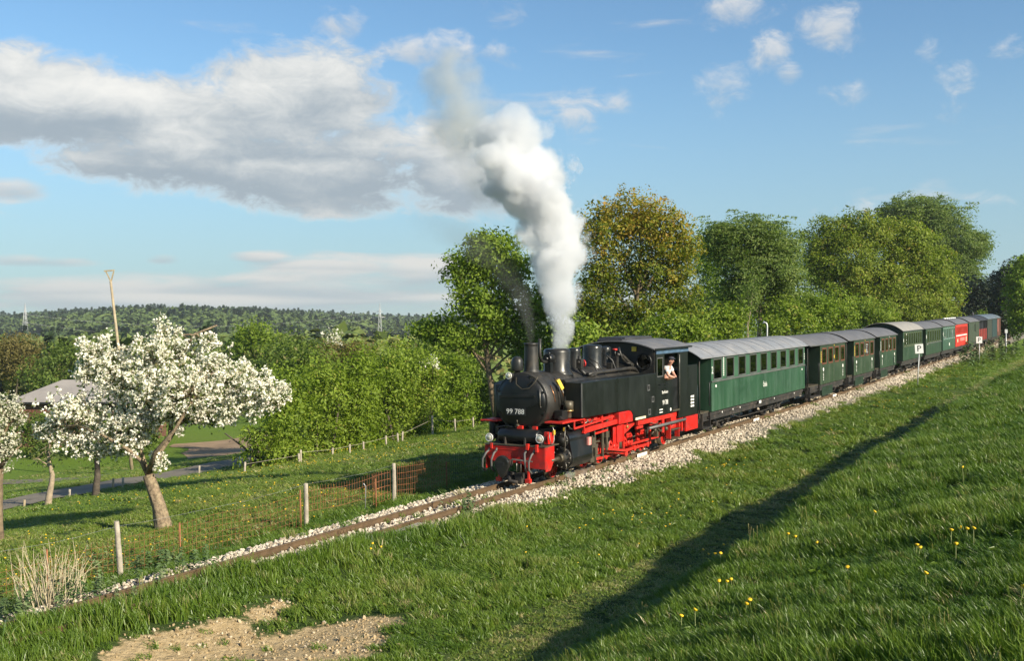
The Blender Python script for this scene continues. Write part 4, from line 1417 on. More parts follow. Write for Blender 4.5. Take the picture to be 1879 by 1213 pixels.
def dome(x, r, z1, nm):
    part(MB().lathe((x, 0, 2.5), (0, 0, 1), [(0, r * 1.3), (.14, r * 1.12), (.22, r), (z1 - 2.5 - .1, r), (z1 - 2.5 - .04, r * .965), (z1 - 2.5 - .012, r * .88), (z1 - 2.5, r * .7), (z1 - 2.49, .01)], 36), nm, 'dome')


dome(1.14, .36, 3.27, 'sand_dome'); dome(2.18, .17, 3.25, 'feed_dome'); dome(3.34, .275, 3.3, 'steam_dome'); dome(4.22, .16, 3.22, 'small_dome')
vw = MB()
vw.tube([(1.8, -.4 + .0, 2.85)] * 1 + [], .01) if False else None
ring = [(1.78 + .0, -.46 + .085 * math.cos(a), 2.85 + .085 * math.sin(a)) for a in np.linspace(0, 2 * math.pi, 17)]
part(vw.tube([(q[0] + (q[1] + .46) * .5, q[1], q[2]) for q in ring], .02, 6).bar((1.74, -.54, 2.85), (1.82, -.38, 2.85), .02, .02).bar((1.78, -.46, 2.77), (1.78, -.46, 2.93), .02, .02), 'valve_wheel', 'redbright')
pv = MB()
pv.box(1.55, 1.72, -.5, -.36, 2.72, 2.98).cyl((1.62, -.42, 2.7), (1.62, -.42, 3.06), .05, 10).cyl((1.5, -.43, 2.9), (1.95, -.43, 2.87), .035, 8)
pv.tube([(1.62, -.42, 2.72), (1.72, -.52, 2.58), (1.9, -.62, 2.52), (2.1, -.68, 2.55)], .05, 10)
part(pv, 'feed_valve', 'sooty')
part(MB().tube([(1.7, -.62, 2.56), (2.0, -.64, 2.585), (3.0, -.66, 2.59), (4.4, -.68, 2.6), (4.75, -.68, 2.57), (4.95, -.66, 2.48)], .05, 10), 'long_pipe', 'sooty')
pp = MB()
pp.tube([(1.3, -.5, 2.5), (1.45, -.62, 2.46), (1.5, -.68, 2.44)], .018, 6).tube([(2.45, -.3, 2.9), (2.5, -.45, 2.75), (2.45, -.6, 2.55)], .02, 6)
pp.tube([(2.75, -.2, 2.95), (2.8, -.42, 2.8), (2.85, -.6, 2.5)], .016, 6).tube([(.9, -.6, 2.4), (1.0, -.56, 2.5), (1.15, -.45, 2.58)], .014, 6)
pp.tube([(4.5, -.3, 3.18), (4.42, -.35, 3.1), (4.45, -.4, 2.9), (4.7, -.42, 2.75)], .035, 8).tube([(4.3, -.3, 3.0), (4.6, -.36, 2.95), (4.85, -.45, 2.75), (5.05, -.5, 2.65)], .055, 10)
pp.tube([(4.45, -.55, 2.75), (4.6, -.62, 2.72), (4.68, -.64, 2.6), (4.66, -.62, 2.5)], .02, 6).tube([(4.6, -.5, 2.72), (4.75, -.6, 2.7), (4.84, -.62, 2.58), (4.82, -.6, 2.48)], .02, 6)
pp.box(4.05, 4.2, -.42, -.28, 2.62, 2.95).cyl((4.1, -.35, 2.95), (4.1, -.35, 3.12), .03, 8).box(3.62, 3.8, -.45, -.3, 2.6, 2.78)
pp.tube([(3.6, -.3, 3.0), (3.75, -.42, 2.85), (3.75, -.5, 2.65), (3.7, -.6, 2.5)], .025, 8)
part(pp, 'boiler_pipes', 'sooty')
part(MB().cyl((4.1, -.35, 3.12), (4.1, -.35, 3.17), .07, 10), 'red_valve_cap', 'redbright')
part(MB().cyl((4.62, -.64, 2.56), (4.85, -.66, 2.55), .02, 8), 'copper_pipe', 'copper')
part(MB().tube([(.02, -.742, 2.1), (0, -.735, 2.2), (-.02, -.66, 2.4), (-.03, -.52, 2.56)], .012, 6).tube([(-.5, -.64, 2.42), (-.48, -.73, 2.2), (-.46, -.76, 2.0)], .012, 6), 'smokebox_pipes', 'copper')
lp = MB().tube([(-.15, -.72, 2.42), (-.22, -.74, 2.46), (-.28, -.76, 2.4), (-.26, -.8, 2.2), (-.24, -.83, 1.95), (-.15, -.85, 1.88), (-.06, -.84, 1.95), (.0, -.8, 2.1)], .018, 8)
part(lp, 'lubricator_pipe', 'black')
yb = part(MB().bar((-.3, -.74, 2.54), (-.16, -.8, 2.3), .08, .1), 'yellow_marker', 'yellowp', .01)
part(MB().bar((-.16, -.8, 2.3), (-.13, -.82, 2.2), .02, .02), 'hook', 'steel', parent=yb)

# side tanks
TK = [(.13, 1.56), (.13, 2.45), (5.1, 2.43), (5.1, 1.18), (3.52, 1.18), (3.46, 1.22), (3.42, 1.36), (3.3, 1.47), (3.1, 1.515), (2.6, 1.53)]
for sgn in (-1, 1):
    o = part(MB().prism(TK, 'y', sgn * .72, sgn * 1.2), 'side_tank', 'tank', .012)
    if sgn < 0:
        hf = MB().box(-.085, .085, 0, -.02, -.085, -.06).box(-.085, .085, 0, -.02, .06, .085).box(-.085, -.06, 0, -.02, -.06, .06).box(.06, .085, 0, -.02, -.06, .06).mesh('step_hole_rim', M['trimgrey'])
        hd = MB().box(-.06, .06, 0, -.004, -.06, .06).mesh('step_hole_shade', M['signblack'])  # flat black plate stands in for the shade inside the hole
        for x, z in ((4.5, 2.04), (4.82, 1.69), (4.56, 1.34)):
            q = link(bpy.data.objects.new('step_hole_shade', hd), o); q.location = (x, -1.2, z)
            q2 = link(bpy.data.objects.new('step_hole_rim', hf), o); q2.location = (x, -1.2, z)
        part(MB().box(3.56, 4.3, -1.2, -1.208, 1.195, 1.26), 'white_plate', 'cream', parent=o)
        part(MB().box(.12, .15, -1.185, -1.208, 1.58, 2.43), 'corner_strip', 'trimgrey', parent=o)
part(MB().prism([(-.72, 2.42), (.72, 2.42), (.62, 2.5), (-.62, 2.5)], 'x', .3, 5.05), 'tank_deck', 'sooty')

# cab
part(MB().box(5.1, 5.78, -1.2, -1.165, 1.18, 2.3).box(5.1, 5.2, -1.2, -1.165, 2.3, 2.87).box(5.68, 5.78, -1.2, -1.165, 2.3, 2.87).box(5.1, 5.78, -1.2, -1.165, 2.87, 3.12)
     .box(5.78, 6.42, -1.2, -1.165, 1.18, 2.22).box(5.78, 6.98, -1.2, -1.165, 2.95, 3.12).box(6.92, 7.0, -1.2, -1.165, 1.18, 2.95), 'cab_side', 'tank', .004)
part(MB().box(5.1, 7.0, 1.165, 1.2, 1.18, 2.22).box(5.1, 5.3, 1.165, 1.2, 2.22, 3.12).box(6.7, 7.0, 1.165, 1.2, 2.22, 3.12).box(5.3, 6.7, 1.165, 1.2, 2.95, 3.12), 'cab_side', 'tank', .004)
part(MB().box(6.42, 6.92, -1.175, -1.145, 1.26, 2.2), 'cab_door', 'black', .006)
part(MB().box(6.36, 6.96, -1.23, -1.12, 1.2, 1.25), 'door_sill', 'greasy')
part(MB().tube([(6.95, -1.225, 1.3), (6.95, -1.225, 2.6), (6.95, -1.225, 2.9)], .014, 6), 'cab_handrail', 'steel')
w = part(MB().box(5.2, 5.68, -1.195, -1.17, 2.3, 2.33).box(5.2, 5.68, -1.195, -1.17, 2.84, 2.87).box(5.2, 5.23, -1.195, -1.17, 2.33, 2.84).box(5.65, 5.68, -1.195, -1.17, 2.33, 2.84), 'cab_window', 'trimgrey')
part(MB().box(5.23, 5.65, -1.186, -1.18, 2.33, 2.84), 'pane', 'cabglass', parent=w)
part(MB().box(5.86, 6.3, -1.26, -1.2, 2.19, 2.235), 'arm_rest', 'copper')
part(MB().box(5.3, 6.1, -1.225, -1.2, 2.06, 2.09).box(5.3, 6.1, -1.215, -1.2, 1.97, 1.985), 'window_ledge', 'black')
part(MB().box(5.1, 6.98, -1.222, -1.2, 2.975, 3.115), 'roof_fascia', 'skysheen', .004)  # fascia painted with the sky reflected in the roof side
arch = [(-1.27 + 2.54 * k / 20, 3.14 + .235 * (1 - abs(-1 + k / 10) ** 2.2)) for k in range(21)]
part(MB().prism([(y, z - .035) for y, z in arch[::-1]] + arch, 'x', 4.82, 7.9), 'cab_roof', 'cabroof', .004)
part(MB().box(4.84, 7.88, -1.3, -1.262, 3.1, 3.15), 'roof_gutter', 'black')
part(MB().box(5.4, 7.5, -.1, .75, 3.3, 3.455), 'roof_ventilator', 'roofblack', .015)
part(MB().box(4.95, 5.3, -.2, .6, 3.3, 3.41), 'roof_hatch', 'roofblack', .01)
fw = [(-1.165, 1.2), (1.165, 1.2)] + [(y * .915, z - .05) for y, z in arch[::-1]]
cf = MB().prism(fw, 'x', 5.06, 5.1)
part(cf, 'cab_front', 'sooty')
sp = part(MB().lathe((5.06, -.84, 2.76), (-1, 0, 0), [(0, .25), (.03, .25), (.035, .21), (0.005, .2)], 28, False), 'spectacle_window', 'black')
part(MB().lathe((5.055, -.84, 2.76), (-1, 0, 0), [(0, .2), (.006, .2)], 28), 'pane', 'cabglass', parent=sp)
part(MB().box(5.0, 5.05, -.62, -.48, 3.06, 3.2), 'yellow_plate', 'yellowp')
part(MB().box(5.12, 8.6, -1.16, 1.16, 1.16, 1.22).box(6.97, 7.0, -1.0, 1.16, 1.2, 3.1), 'cab_floor', 'darkunder')
bk = part(MB().prism([(7.0, .95), (8.68, .95), (8.68, 2.53), (7.82, 2.53), (7.82, 2.96), (7.0, 2.96)], 'y', -1.17, -1.14).prism([(7.0, .95), (8.68, .95), (8.68, 2.53), (7.82, 2.53), (7.82, 2.96), (7.0, 2.96)], 'y', 1.14, 1.17)
          .box(8.65, 8.68, -1.14, 1.14, .95, 2.5).box(7.02, 8.65, -1.13, 1.13, 2.38, 2.42), 'coal_bunker', 'tank', .004)
part(MB().box(7.0, 7.84, -1.19, -1.13, 2.97, 3.12), 'bunker_trim', 'skysheen', .004)  # the same painted sky reflection carried on over the bunker
tb = MB()
for i in range(2):
    for j in range(4):
        tb.box(8.06 + i * .16, 8.19 + i * .16, -1.172, -1.176, 1.2 + j * .1, 1.26 + j * .1)
part(tb, 'data_table', 'whitep', parent=bk)
cs = [o for o in loco.children if o.name.startswith('cab_side')][0]
text_mesh('name_lettering', 'Berkheim', .13, M['whitep'], cs, side_m(5.8, -1.202, 1.83), .002, squeeze=.95)
text_mesh('number', '99 788', .2, M['whitep'], cs, side_m(5.82, -1.202, 1.52), .002, squeeze=.8)
part(MB().box(5.35, 5.6, -1.2, -1.206, 1.32, 1.35).box(5.35, 5.6, -1.2, -1.206, 1.24, 1.27).cyl((6.25, -1.2, 1.28), (6.25, -1.206, 1.28), .05, 12), 'white_markings', 'whitep', parent=cs)
part(MB().box(7.57, 8.66, -1.19, -1.13, .48, .93).box(8.6, 8.66, -1.13, 1.13, .48, .93).box(7.57, 8.6, 1.13, 1.19, .48, .93), 'rear_beam', 'red', .008)
part(MB().box(8.66, 8.95, -.12, .12, .5, .68).lathe((8.95, 0, .6), (1, 0, 0), [(0, .16), (.05, .2), (.07, .1)], 16), 'rear_coupler', 'darkunder')

# front end
bm_ = MB().prism([(.8, .94), (-.89, .95), (-.89, .42), (-.4, .43), (-.25, .53), (.62, .56), (.8, .74)], 'x', -1.28, -1.245)
bm_.prism([(-1.245, .95), (-.8, .95), (-.8, .62), (-1.0, .36), (-1.245, .36)], 'y', -.9, -.87).prism([(-1.245, .95), (-.8, .95), (-.8, .62), (-1.0, .36), (-1.245, .36)], 'y', .77, .8)
bm_.box(-1.29, -1.28, -.45, .75, .85, .868).box(-1.29, -1.28, -.45, .75, .905, .92)
beam = part(bm_, 'buffer_beam', 'red', .006)
part(MB().box(-1.3, -.55, -.9, .81, .955, .98), 'front_platform', 'greasy', .004)
cp = [(.08 + .2 * math.cos(a), .56 + .2 * math.sin(a)) for a in np.linspace(-.35, math.pi + .35, 14)] + [(-.02, .3), (.08, .2), (.18, .3)]
o = part(MB().prism(cp, 'x', -1.72, -1.6), 'coupling_head', 'dome', .03)
part(MB().box(-1.735, -1.72, .0, .18, .53, .6), 'slot_shade', 'signblack', parent=o)  # raised black plate stands in for the dark of the slot
part(MB().box(-1.6, -1.28, 0, .16, .46, .62), 'drawbar', 'darkunder', parent=o)
part(MB().bar((-1.5, -.1, .66), (-1.42, -.62, .62), .04, .03).tube([(-1.45, -.2, .62), (-1.46, -.2, .36)], .012, 6).tube([(-1.45, -.32, .62), (-1.46, -.32, .36)], .012, 6), 'coupling_lever', 'steel', parent=o)
for y, dy_, z in ((-.38, -.05, .86), (-.6, .06, .84), (.66, .1, .84), (.46, .05, .83)):
    part(MB().tube([(-1.26, y, z), (-1.4, y + dy_ * .2, z - .06), (-1.46, y + dy_, z - .22), (-1.44, y + dy_ * 1.2, z - .42), (-1.36, y + dy_ * .6, z - .52)], .026, 8).cyl((-1.25, y, z + .05), (-1.33, y, z - .02), .03, 8), 'air_hose', 'hose')
part(MB().box(-1.36, -1.28, -.47, -.4, .88, 1.03).box(-1.36, -1.28, -.72, -.66, .84, 1.02).box(-1.34, -1.28, .56, .62, .86, 1.0), 'hose_brackets', 'redbright', .004)
part(MB().lathe((-.98, -.62, 1.165), (0, 1, 0), [(0, .05), (.03, .15), (.07, .185), (1.1, .185), (1.14, .15), (1.17, .05)], 24), 'air_reservoir', 'black')
part(MB().tube([(-.98, .52, 1.2), (-1.0, .62, 1.36), (-.95, .4, 1.4), (-.9, .1, 1.36)], .02, 8), 'reservoir_pipe', 'black')
fb_ = MB().box(-1.0, -.9, -.82, -.72, 1.0, 1.3).box(-.95, -.7, -.84, -.8, 1.0, 1.28).box(-.98, -.9, -.1, .05, 1.3, 1.42).box(-.98, -.9, -.5, -.38, 1.3, 1.42)
part(fb_, 'front_brackets', 'redbright', .005)
part(MB().tube([(-.98, -.86, 1.3), (-1.02, -.88, 1.2), (-1.0, -.9, 1.03), (-.9, -.9, 1.0), (-.82, -.9, 1.08), (-.8, -.9, 1.3), (-.85, -.88, 1.42)], .013, 6)
     .tube([(-.95, -.62, 1.02), (-1.08, -.66, 1.0), (-1.12, -.7, 1.1)], .013, 6), 'silver_pipes', 'steel')
part(MB().box(-.83, -.78, -.92, -.87, 1.22, 1.34), 'yellow_cock', 'yellowp', .008)
for y in (-.41, .41):
    rg = MB()
    rg.bar((-1.2, y, .5), (-1.22, y, .1), .05, .09).box(-1.3, -1.2, y - .07, y + .07, .06, .16)
    part(rg, 'rail_guard', 'redbright', .005)
part(MB().box(-1.38, -1.15, -.3, -.1, .04, .3).tube([(-1.3, .1, .3), (-1.45, 0, .12), (-1.4, -.2, .08)], .05, 8).box(-1.3, -1.1, .0, .3, .1, .3), 'underslung_gear', 'darkunder', .01)
part(MB().box(-1.2, 8.5, -.3, -.26, .45, 1.15).box(-1.2, 8.5, .26, .3, .45, 1.15).box(1.2, 5.6, -.26, .26, .6, 1.1), 'main_frame', 'darkunder', .004)  # dark colour here stands in for the shade between the wheels
part(MB().box(-.7, .1, -.5, .5, 1.0, 1.32).box(5.6, 6.9, -.25, .25, .35, 1.1).box(.4, 5.4, -.7, .7, 1.3, 1.5), 'ash_pan_and_saddle', 'darkunder')


def wheel(x, y, r, name, spokes=9, cw=0.0):
    s = -1 if y < 0 else 1
    mb = MB()
    mb.lathe((x, y, r), (0, s, 0), [(0, r * .8), (0.02, r * .88), (.06, r * .88), (.075, r * .86), (.075, r * .76), (.05, r * .74), (0, r * .74)], 32, False)
    mb.lathe((x, y, r), (0, s, 0), [(-.02, r * .2), (.1, r * .2), (.11, r * .14)], 16)
    for k in range(spokes):
        a = 2 * math.pi * k / spokes
        mb.bar((x + math.cos(a) * r * .18, y + s * .045, r + math.sin(a) * r * .18), (x + math.cos(a) * r * .78, y + s * .045, r + math.sin(a) * r * .78), .04, r * .15)
    mb.lathe((x, y, r), (0, s, 0), [(0, r * .78), (.012, r * .78)], 28)
    if cw:
        pl = [(x + r * .76 * math.cos(a), r + r * .76 * math.sin(a)) for a in np.linspace(cw - .75, cw + .75, 9)]
        mb.prism(pl, 'y', y + s * .02, y + s * .08)
    o = part(mb, name, 'redbright')
    part(MB().lathe((x, y, r), (0, s, 0), [(-.06, r * 1.05), (-.035, r * 1.06), (-.025, r * 1.0), (.055, r * .985), (.06, r * .87), (-.06, r * .87)], 36, False), 'tyre', 'greasy', parent=o)
    return o


for y in (-.37, .37):
    wheel(0, y, .275, 'carrying_wheel', 8); wheel(7.6, y, .275, 'carrying_wheel', 8)
    for x in (1.8, 2.8, 3.8, 4.8, 5.8):
        wheel(x, y, .4, 'driving_wheel', 10, cw=1.6 if x != 3.8 else 1.55)
for x in (0, 1.8, 2.8, 3.8, 4.8, 5.8, 7.6):
    part(MB().cyl((x, -.36, .275 if x in (0, 7.6) else .4), (x, .36, .275 if x in (0, 7.6) else .4), .06, 10), 'axle', 'darkunder')
# cylinders and motion
hull = []
for cy_, cz_, r, a0, a1 in ((-.84, 1.03, .23, -.1, math.pi + .1), (-.86, .6, .29, math.pi + .0, 2 * math.pi)):
    hull += [(cy_ + r * math.cos(a), cz_ + r * math.sin(a)) for a in np.linspace(a0, a1, 12)]
for s in (1, -1):
    hp = [(y * s, z) for y, z in hull]
    cyl = part(MB().prism(hp, 'x', -.28, .88), 'cylinder', 'black', .012)
    cv = MB()
    for cy_, cz_, r, nb in ((-.84, 1.03, .19, 8), (-.86, .6, .26, 12)):
        cv.lathe((-.28, cy_ * s, cz_), (-1, 0, 0), [(0, r), (.04, r), (.05, r * .9), (.055, r * .55), (.09, r * .5), (.095, .02)], 24)
    part(cv, 'cylinder_cover', 'sooty', parent=cyl)
    bo = MB()
    for cy_, cz_, r, nb in ((-.84, 1.03, .165, 8), (-.86, .6, .235, 12)):
        for k in range(nb):
            a = 2 * math.pi * k / nb
            bo.cyl((-.32, cy_ * s + math.cos(a) * r, cz_ + math.sin(a) * r), (-.35, cy_ * s + math.cos(a) * r, cz_ + math.sin(a) * r), .016, 6)
    part(bo, 'cover_bolts', 'steel', parent=cyl)
    part(MB().cyl((-.95, -.86 * s, .6), (-.3, -.86 * s, .6), .05, 12).cyl((-.5, -.86 * s, .6), (-.34, -.86 * s, .6), .1, 14), 'piston_rod_cover', 'greasy', parent=cyl)
    if s == 1:
        part(MB().box(.62, .78, -1.1, -1.155, .82, 1.02), 'works_plate', 'pinkp', parent=cyl)
        part(MB().tube([(-.3, -.95, 1.36), (-.42, -1.0, 1.25), (-.44, -1.0, 1.1), (-.36, -.98, .95), (-.36, -.96, .75)], .014, 6)
             .tube([(-.4, -1.0, .5), (-.42, -1.04, .4), (-.38, -1.0, .32)], .012, 6).tube([(.1, -.95, 1.27), (-.1, -.98, 1.32), (-.2, -.98, 1.4)], .016, 6), 'cylinder_pipes', 'steel', parent=cyl)
        part(MB().box(-.24, -.2, -.9, -.86, 1.24, 1.34), 'yellow_tap', 'yellowp', parent=cyl)
part(MB().box(.9, 1.95, -.9, -.82, .76, .81).box(.9, 1.95, -.9, -.82, .37, .42).bar((1.9, -.95, .3), (1.9, -.95, 1.15), .05, .1), 'guide_bars', 'greasy', .004)
part(MB().box(1.28, 1.62, -.95, -.78, .46, .74).cyl((.88, -.86, .6), (1.3, -.86, .6), .035, 10), 'crosshead', 'greasy', .01)
part(MB().bar((1.5, -.84, .6), (3.8, -.76, .24), .05, .1).cyl((3.8, -.82, .24), (3.8, -.7, .24), .11, 16).cyl((1.5, -.9, .6), (1.5, -.78, .6), .07, 12), 'connecting_rod', 'redbright', .006)
cr_ = MB()
for a, b in ((1.8, 2.8), (2.8, 3.8), (3.8, 4.8), (4.8, 5.8)):
    cr_.bar((a, -.62, .25), (b, -.62, .25), .045, .075)
for x in (1.8, 2.8, 3.8, 4.8, 5.8):
    cr_.cyl((x, -.66, .25), (x, -.44, .25), .085, 14)
part(cr_, 'coupling_rod', 'redbright', .004)
part(MB().bar((1.3, -1.0, 1.12), (1.36, -1.0, .32), .035, .06).bar((1.2, -.98, 1.0), (1.2, -.98, .42), .03, .05).box(1.1, 1.35, -1.02, -.9, .68, .95).box(1.05, 1.3, -1.0, -.88, .3, .42), 'combination_lever', 'greasy', .006)
part(MB().bar((2.12, -.98, 1.36), (2.1, -.98, .52), .05, .09).bar((2.2, -.96, 1.2), (2.18, -.96, .6), .03, .05).box(2.05, 2.25, -1.0, -.92, .85, 1.02), 'expansion_link', 'greasy', .006)
part(MB().bar((1.3, -1.0, 1.04), (2.12, -1.0, 1.06), .04, .05).bar((1.36, -.98, .36), (1.9, -.95, .34), .05, .06).bar((2.12, -.98, .55), (3.75, -.84, .3), .04, .06), 'radius_rod', 'redbright', .004)
part(MB().prism([(.44, 1.14), (.5, 1.12), (.62, 1.14), (2.78, 1.2), (2.78, 1.32), (.9, 1.28), (.5, 1.24)], 'y', -1.12, -1.04), 'slanting_support', 'redbright', .006)
part(MB().box(2.5, 3.44, -1.18, -.8, 1.17, 1.5).box(2.6, 2.98, -1.08, -1.0, .66, 1.17).box(2.98, 3.02, -1.1, -.7, .66, 1.17).box(2.42, 2.6, -1.04, -1.0, .62, 1.1), 'motion_bracket', 'red', .02)
part(MB().prism([(3.02, .86), (3.3, .82), (4.0, 1.02), (4.06, 1.16), (3.6, 1.14), (3.02, 1.02)], 'y', -.98, -.92).box(4.08, 4.55, -1.02, -.95, .88, 1.16), 'reversing_lever_plate', 'redbright', .01)
part(MB().cyl((3.42, -.98, 1.02), (3.42, -1.04, 1.02), .04, 10), 'oil_cup', 'brass')
part(MB().box(-.78, .5, -1.12, -.62, 1.49, 1.53).box(.5, 2.5, -1.0, -.72, 1.38, 1.42).bar((-.1, -1.1, 1.5), (-.1, -1.1, 1.3), .04, .04).bar((.5, -1.08, 1.5), (.5, -1.08, 1.18), .05, .04).bar((-.1, -1.09, 1.31), (2.4, -1.06, 1.4), .03, .05), 'running_board', 'redbright', .005)
part(MB().box(.7, 1.1, -1.0, -.8, 1.4, 1.5).box(1.25, 1.45, -1.02, -.85, 1.38, 1.5).box(1.65, 1.75, -1.05, -.9, 1.3, 1.52).box(2.2, 2.48, -1.0, -.8, 1.3, 1.5), 'lubricator_boxes', 'redbright', .01)
part(MB().tube([(.6, -1.05, 1.38), (.8, -1.06, 1.42), (.95, -1.05, 1.36), (1.1, -1.06, 1.44)], .012, 6).ball((1.28, -1.06, 1.34), .03).ball((1.9, -1.08, 1.28), .03).ball((.75, -1.06, 1.44), .025), 'motion_pipes', 'steel')
pu = part(MB().lathe((-.02, -.9, 1.56), (0, 0, 1), [(0, .06), (.04, .08), (.2, .08), (.21, .13), (.42, .13), (.44, .08)], 18), 'air_pump', 'greasy')
part(MB().lathe((-.02, -.9, 1.74), (0, 0, 1), [(0, .1), (.0, .135), (.03, .135), (.03, .1)], 18, False), 'pump_ring', 'brass', parent=pu)
part(MB().box(-.45, -.15, -.95, -.72, 1.55, 1.78).cyl((-.3, -.86, 1.62), (-.55, -.92, 1.6), .05, 10).tube([(.25, -.95, 1.56), (.24, -.96, 1.75), (.3, -.95, 1.82)], .03, 8).bar((.0, -.9, 1.98), (.3, -.92, 1.99), .015, .015), 'pump_gear', 'black', .008)
# rear running gear
part(MB().box(4.0, 7.5, -1.1, -1.02, 1.0, 1.16).box(6.6, 7.5, -1.08, -.9, .88, 1.0).box(5.0, 5.6, -1.06, -1.0, .9, 1.02).box(5.9, 6.05, -1.08, -1.02, .6, 1.0), 'cab_beam', 'redbright', .01)
part(MB().tube([(4.6, -1.16, .86), (7.6, -1.16, .86)], .045, 8), 'vacuum_pipe', 'trimgrey')
part(MB().lathe((6.75, -.85, .72), (1, 0, 0), [(0, .1), (.04, .2), (.7, .2), (.74, .1)], 20).box(7.45, 7.56, -1.1, -.9, .5, 1.0), 'brake_cylinder', 'redbright')
br = MB().bar((4.3, -.72, .42), (6.4, -.74, .42), .04, .06).bar((6.4, -.74, .42), (6.5, -.75, .85), .05, .06)
for x in (4.3, 5.3, 6.3): br.bar((x, -.5, .2), (x, -.5, .75), .06, .08)
part(br, 'brake_rods', 'redbright', .005)
part(MB().box(6.35, 7.15, -1.2, -.95, .33, .37).box(6.4, 7.1, -1.18, -.98, .62, .65), 'cab_step', 'greasy', .005)
part(MB().box(6.36, 6.4, -1.15, -1.0, .36, .9).box(7.08, 7.12, -1.15, -1.0, .36, .9), 'step_hanger', 'redbright', .004)
part(MB().tube([(5.2, -1.0, .62), (5.5, -1.05, .8), (5.8, -1.05, .66), (6.1, -1.02, .72)], .03, 8).ball((5.35, -1.05, .74), .06).ball((6.2, -1.06, .7), .07).box(5.6, 5.75, -1.02, -.9, .5, .7).tube([(4.9, -1.1, 1.0), (5.3, -1.12, .92), (5.5, -1.1, .96)], .014, 6), 'injector', 'greasy')
# far side gear seen beside the smokebox
part(MB().box(-.2, .3, .78, 1.18, 1.3, 2.42).cyl((-.25, .95, 1.2), (-.25, .95, 2.4), .14, 14).cyl((-.45, 1.05, 1.0), (-.45, 1.05, 1.5), .1, 12).box(-.5, -.3, .85, 1.1, 1.1, 1.4), 'feed_pump', 'black', .02)
part(MB().box(-.75, .3, .62, 1.12, 1.49, 1.53).bar((-.8, .7, 1.5), (-.8, 1.2, 1.5), .06, .04), 'far_running_board', 'redbright', .005)

# ------------------------------------------------------------------ coaches and wagons
def wall(mb, y, th, x0, x1, z0, z1, wins, wz0, wz1):
    """side wall with real openings: wins = [(xa, xb)]"""
    ya, yb = (y, y + th)
    if not wins:
        return mb.box(x0, x1, ya, yb, z0, z1)
    mb.box(x0, x1, ya, yb, z0, wz0).box(x0, x1, ya, yb, wz1, z1)
    e = [x0] + [v for w_ in wins for v in w_] + [x1]
    for a, b in zip(e[::2], e[1::2]):
        mb.box(a, b, ya, yb, wz0, wz1)
    return mb


def ring(a, b, c_, d_, t, y0, y1):
    return MB().box(a, b, y0, y1, c_, c_ + t).box(a, b, y0, y1, d_ - t, d_).box(a, a + t, y0, y1, c_ + t, d_ - t).box(b - t, b, y0, y1, c_ + t, d_ - t)


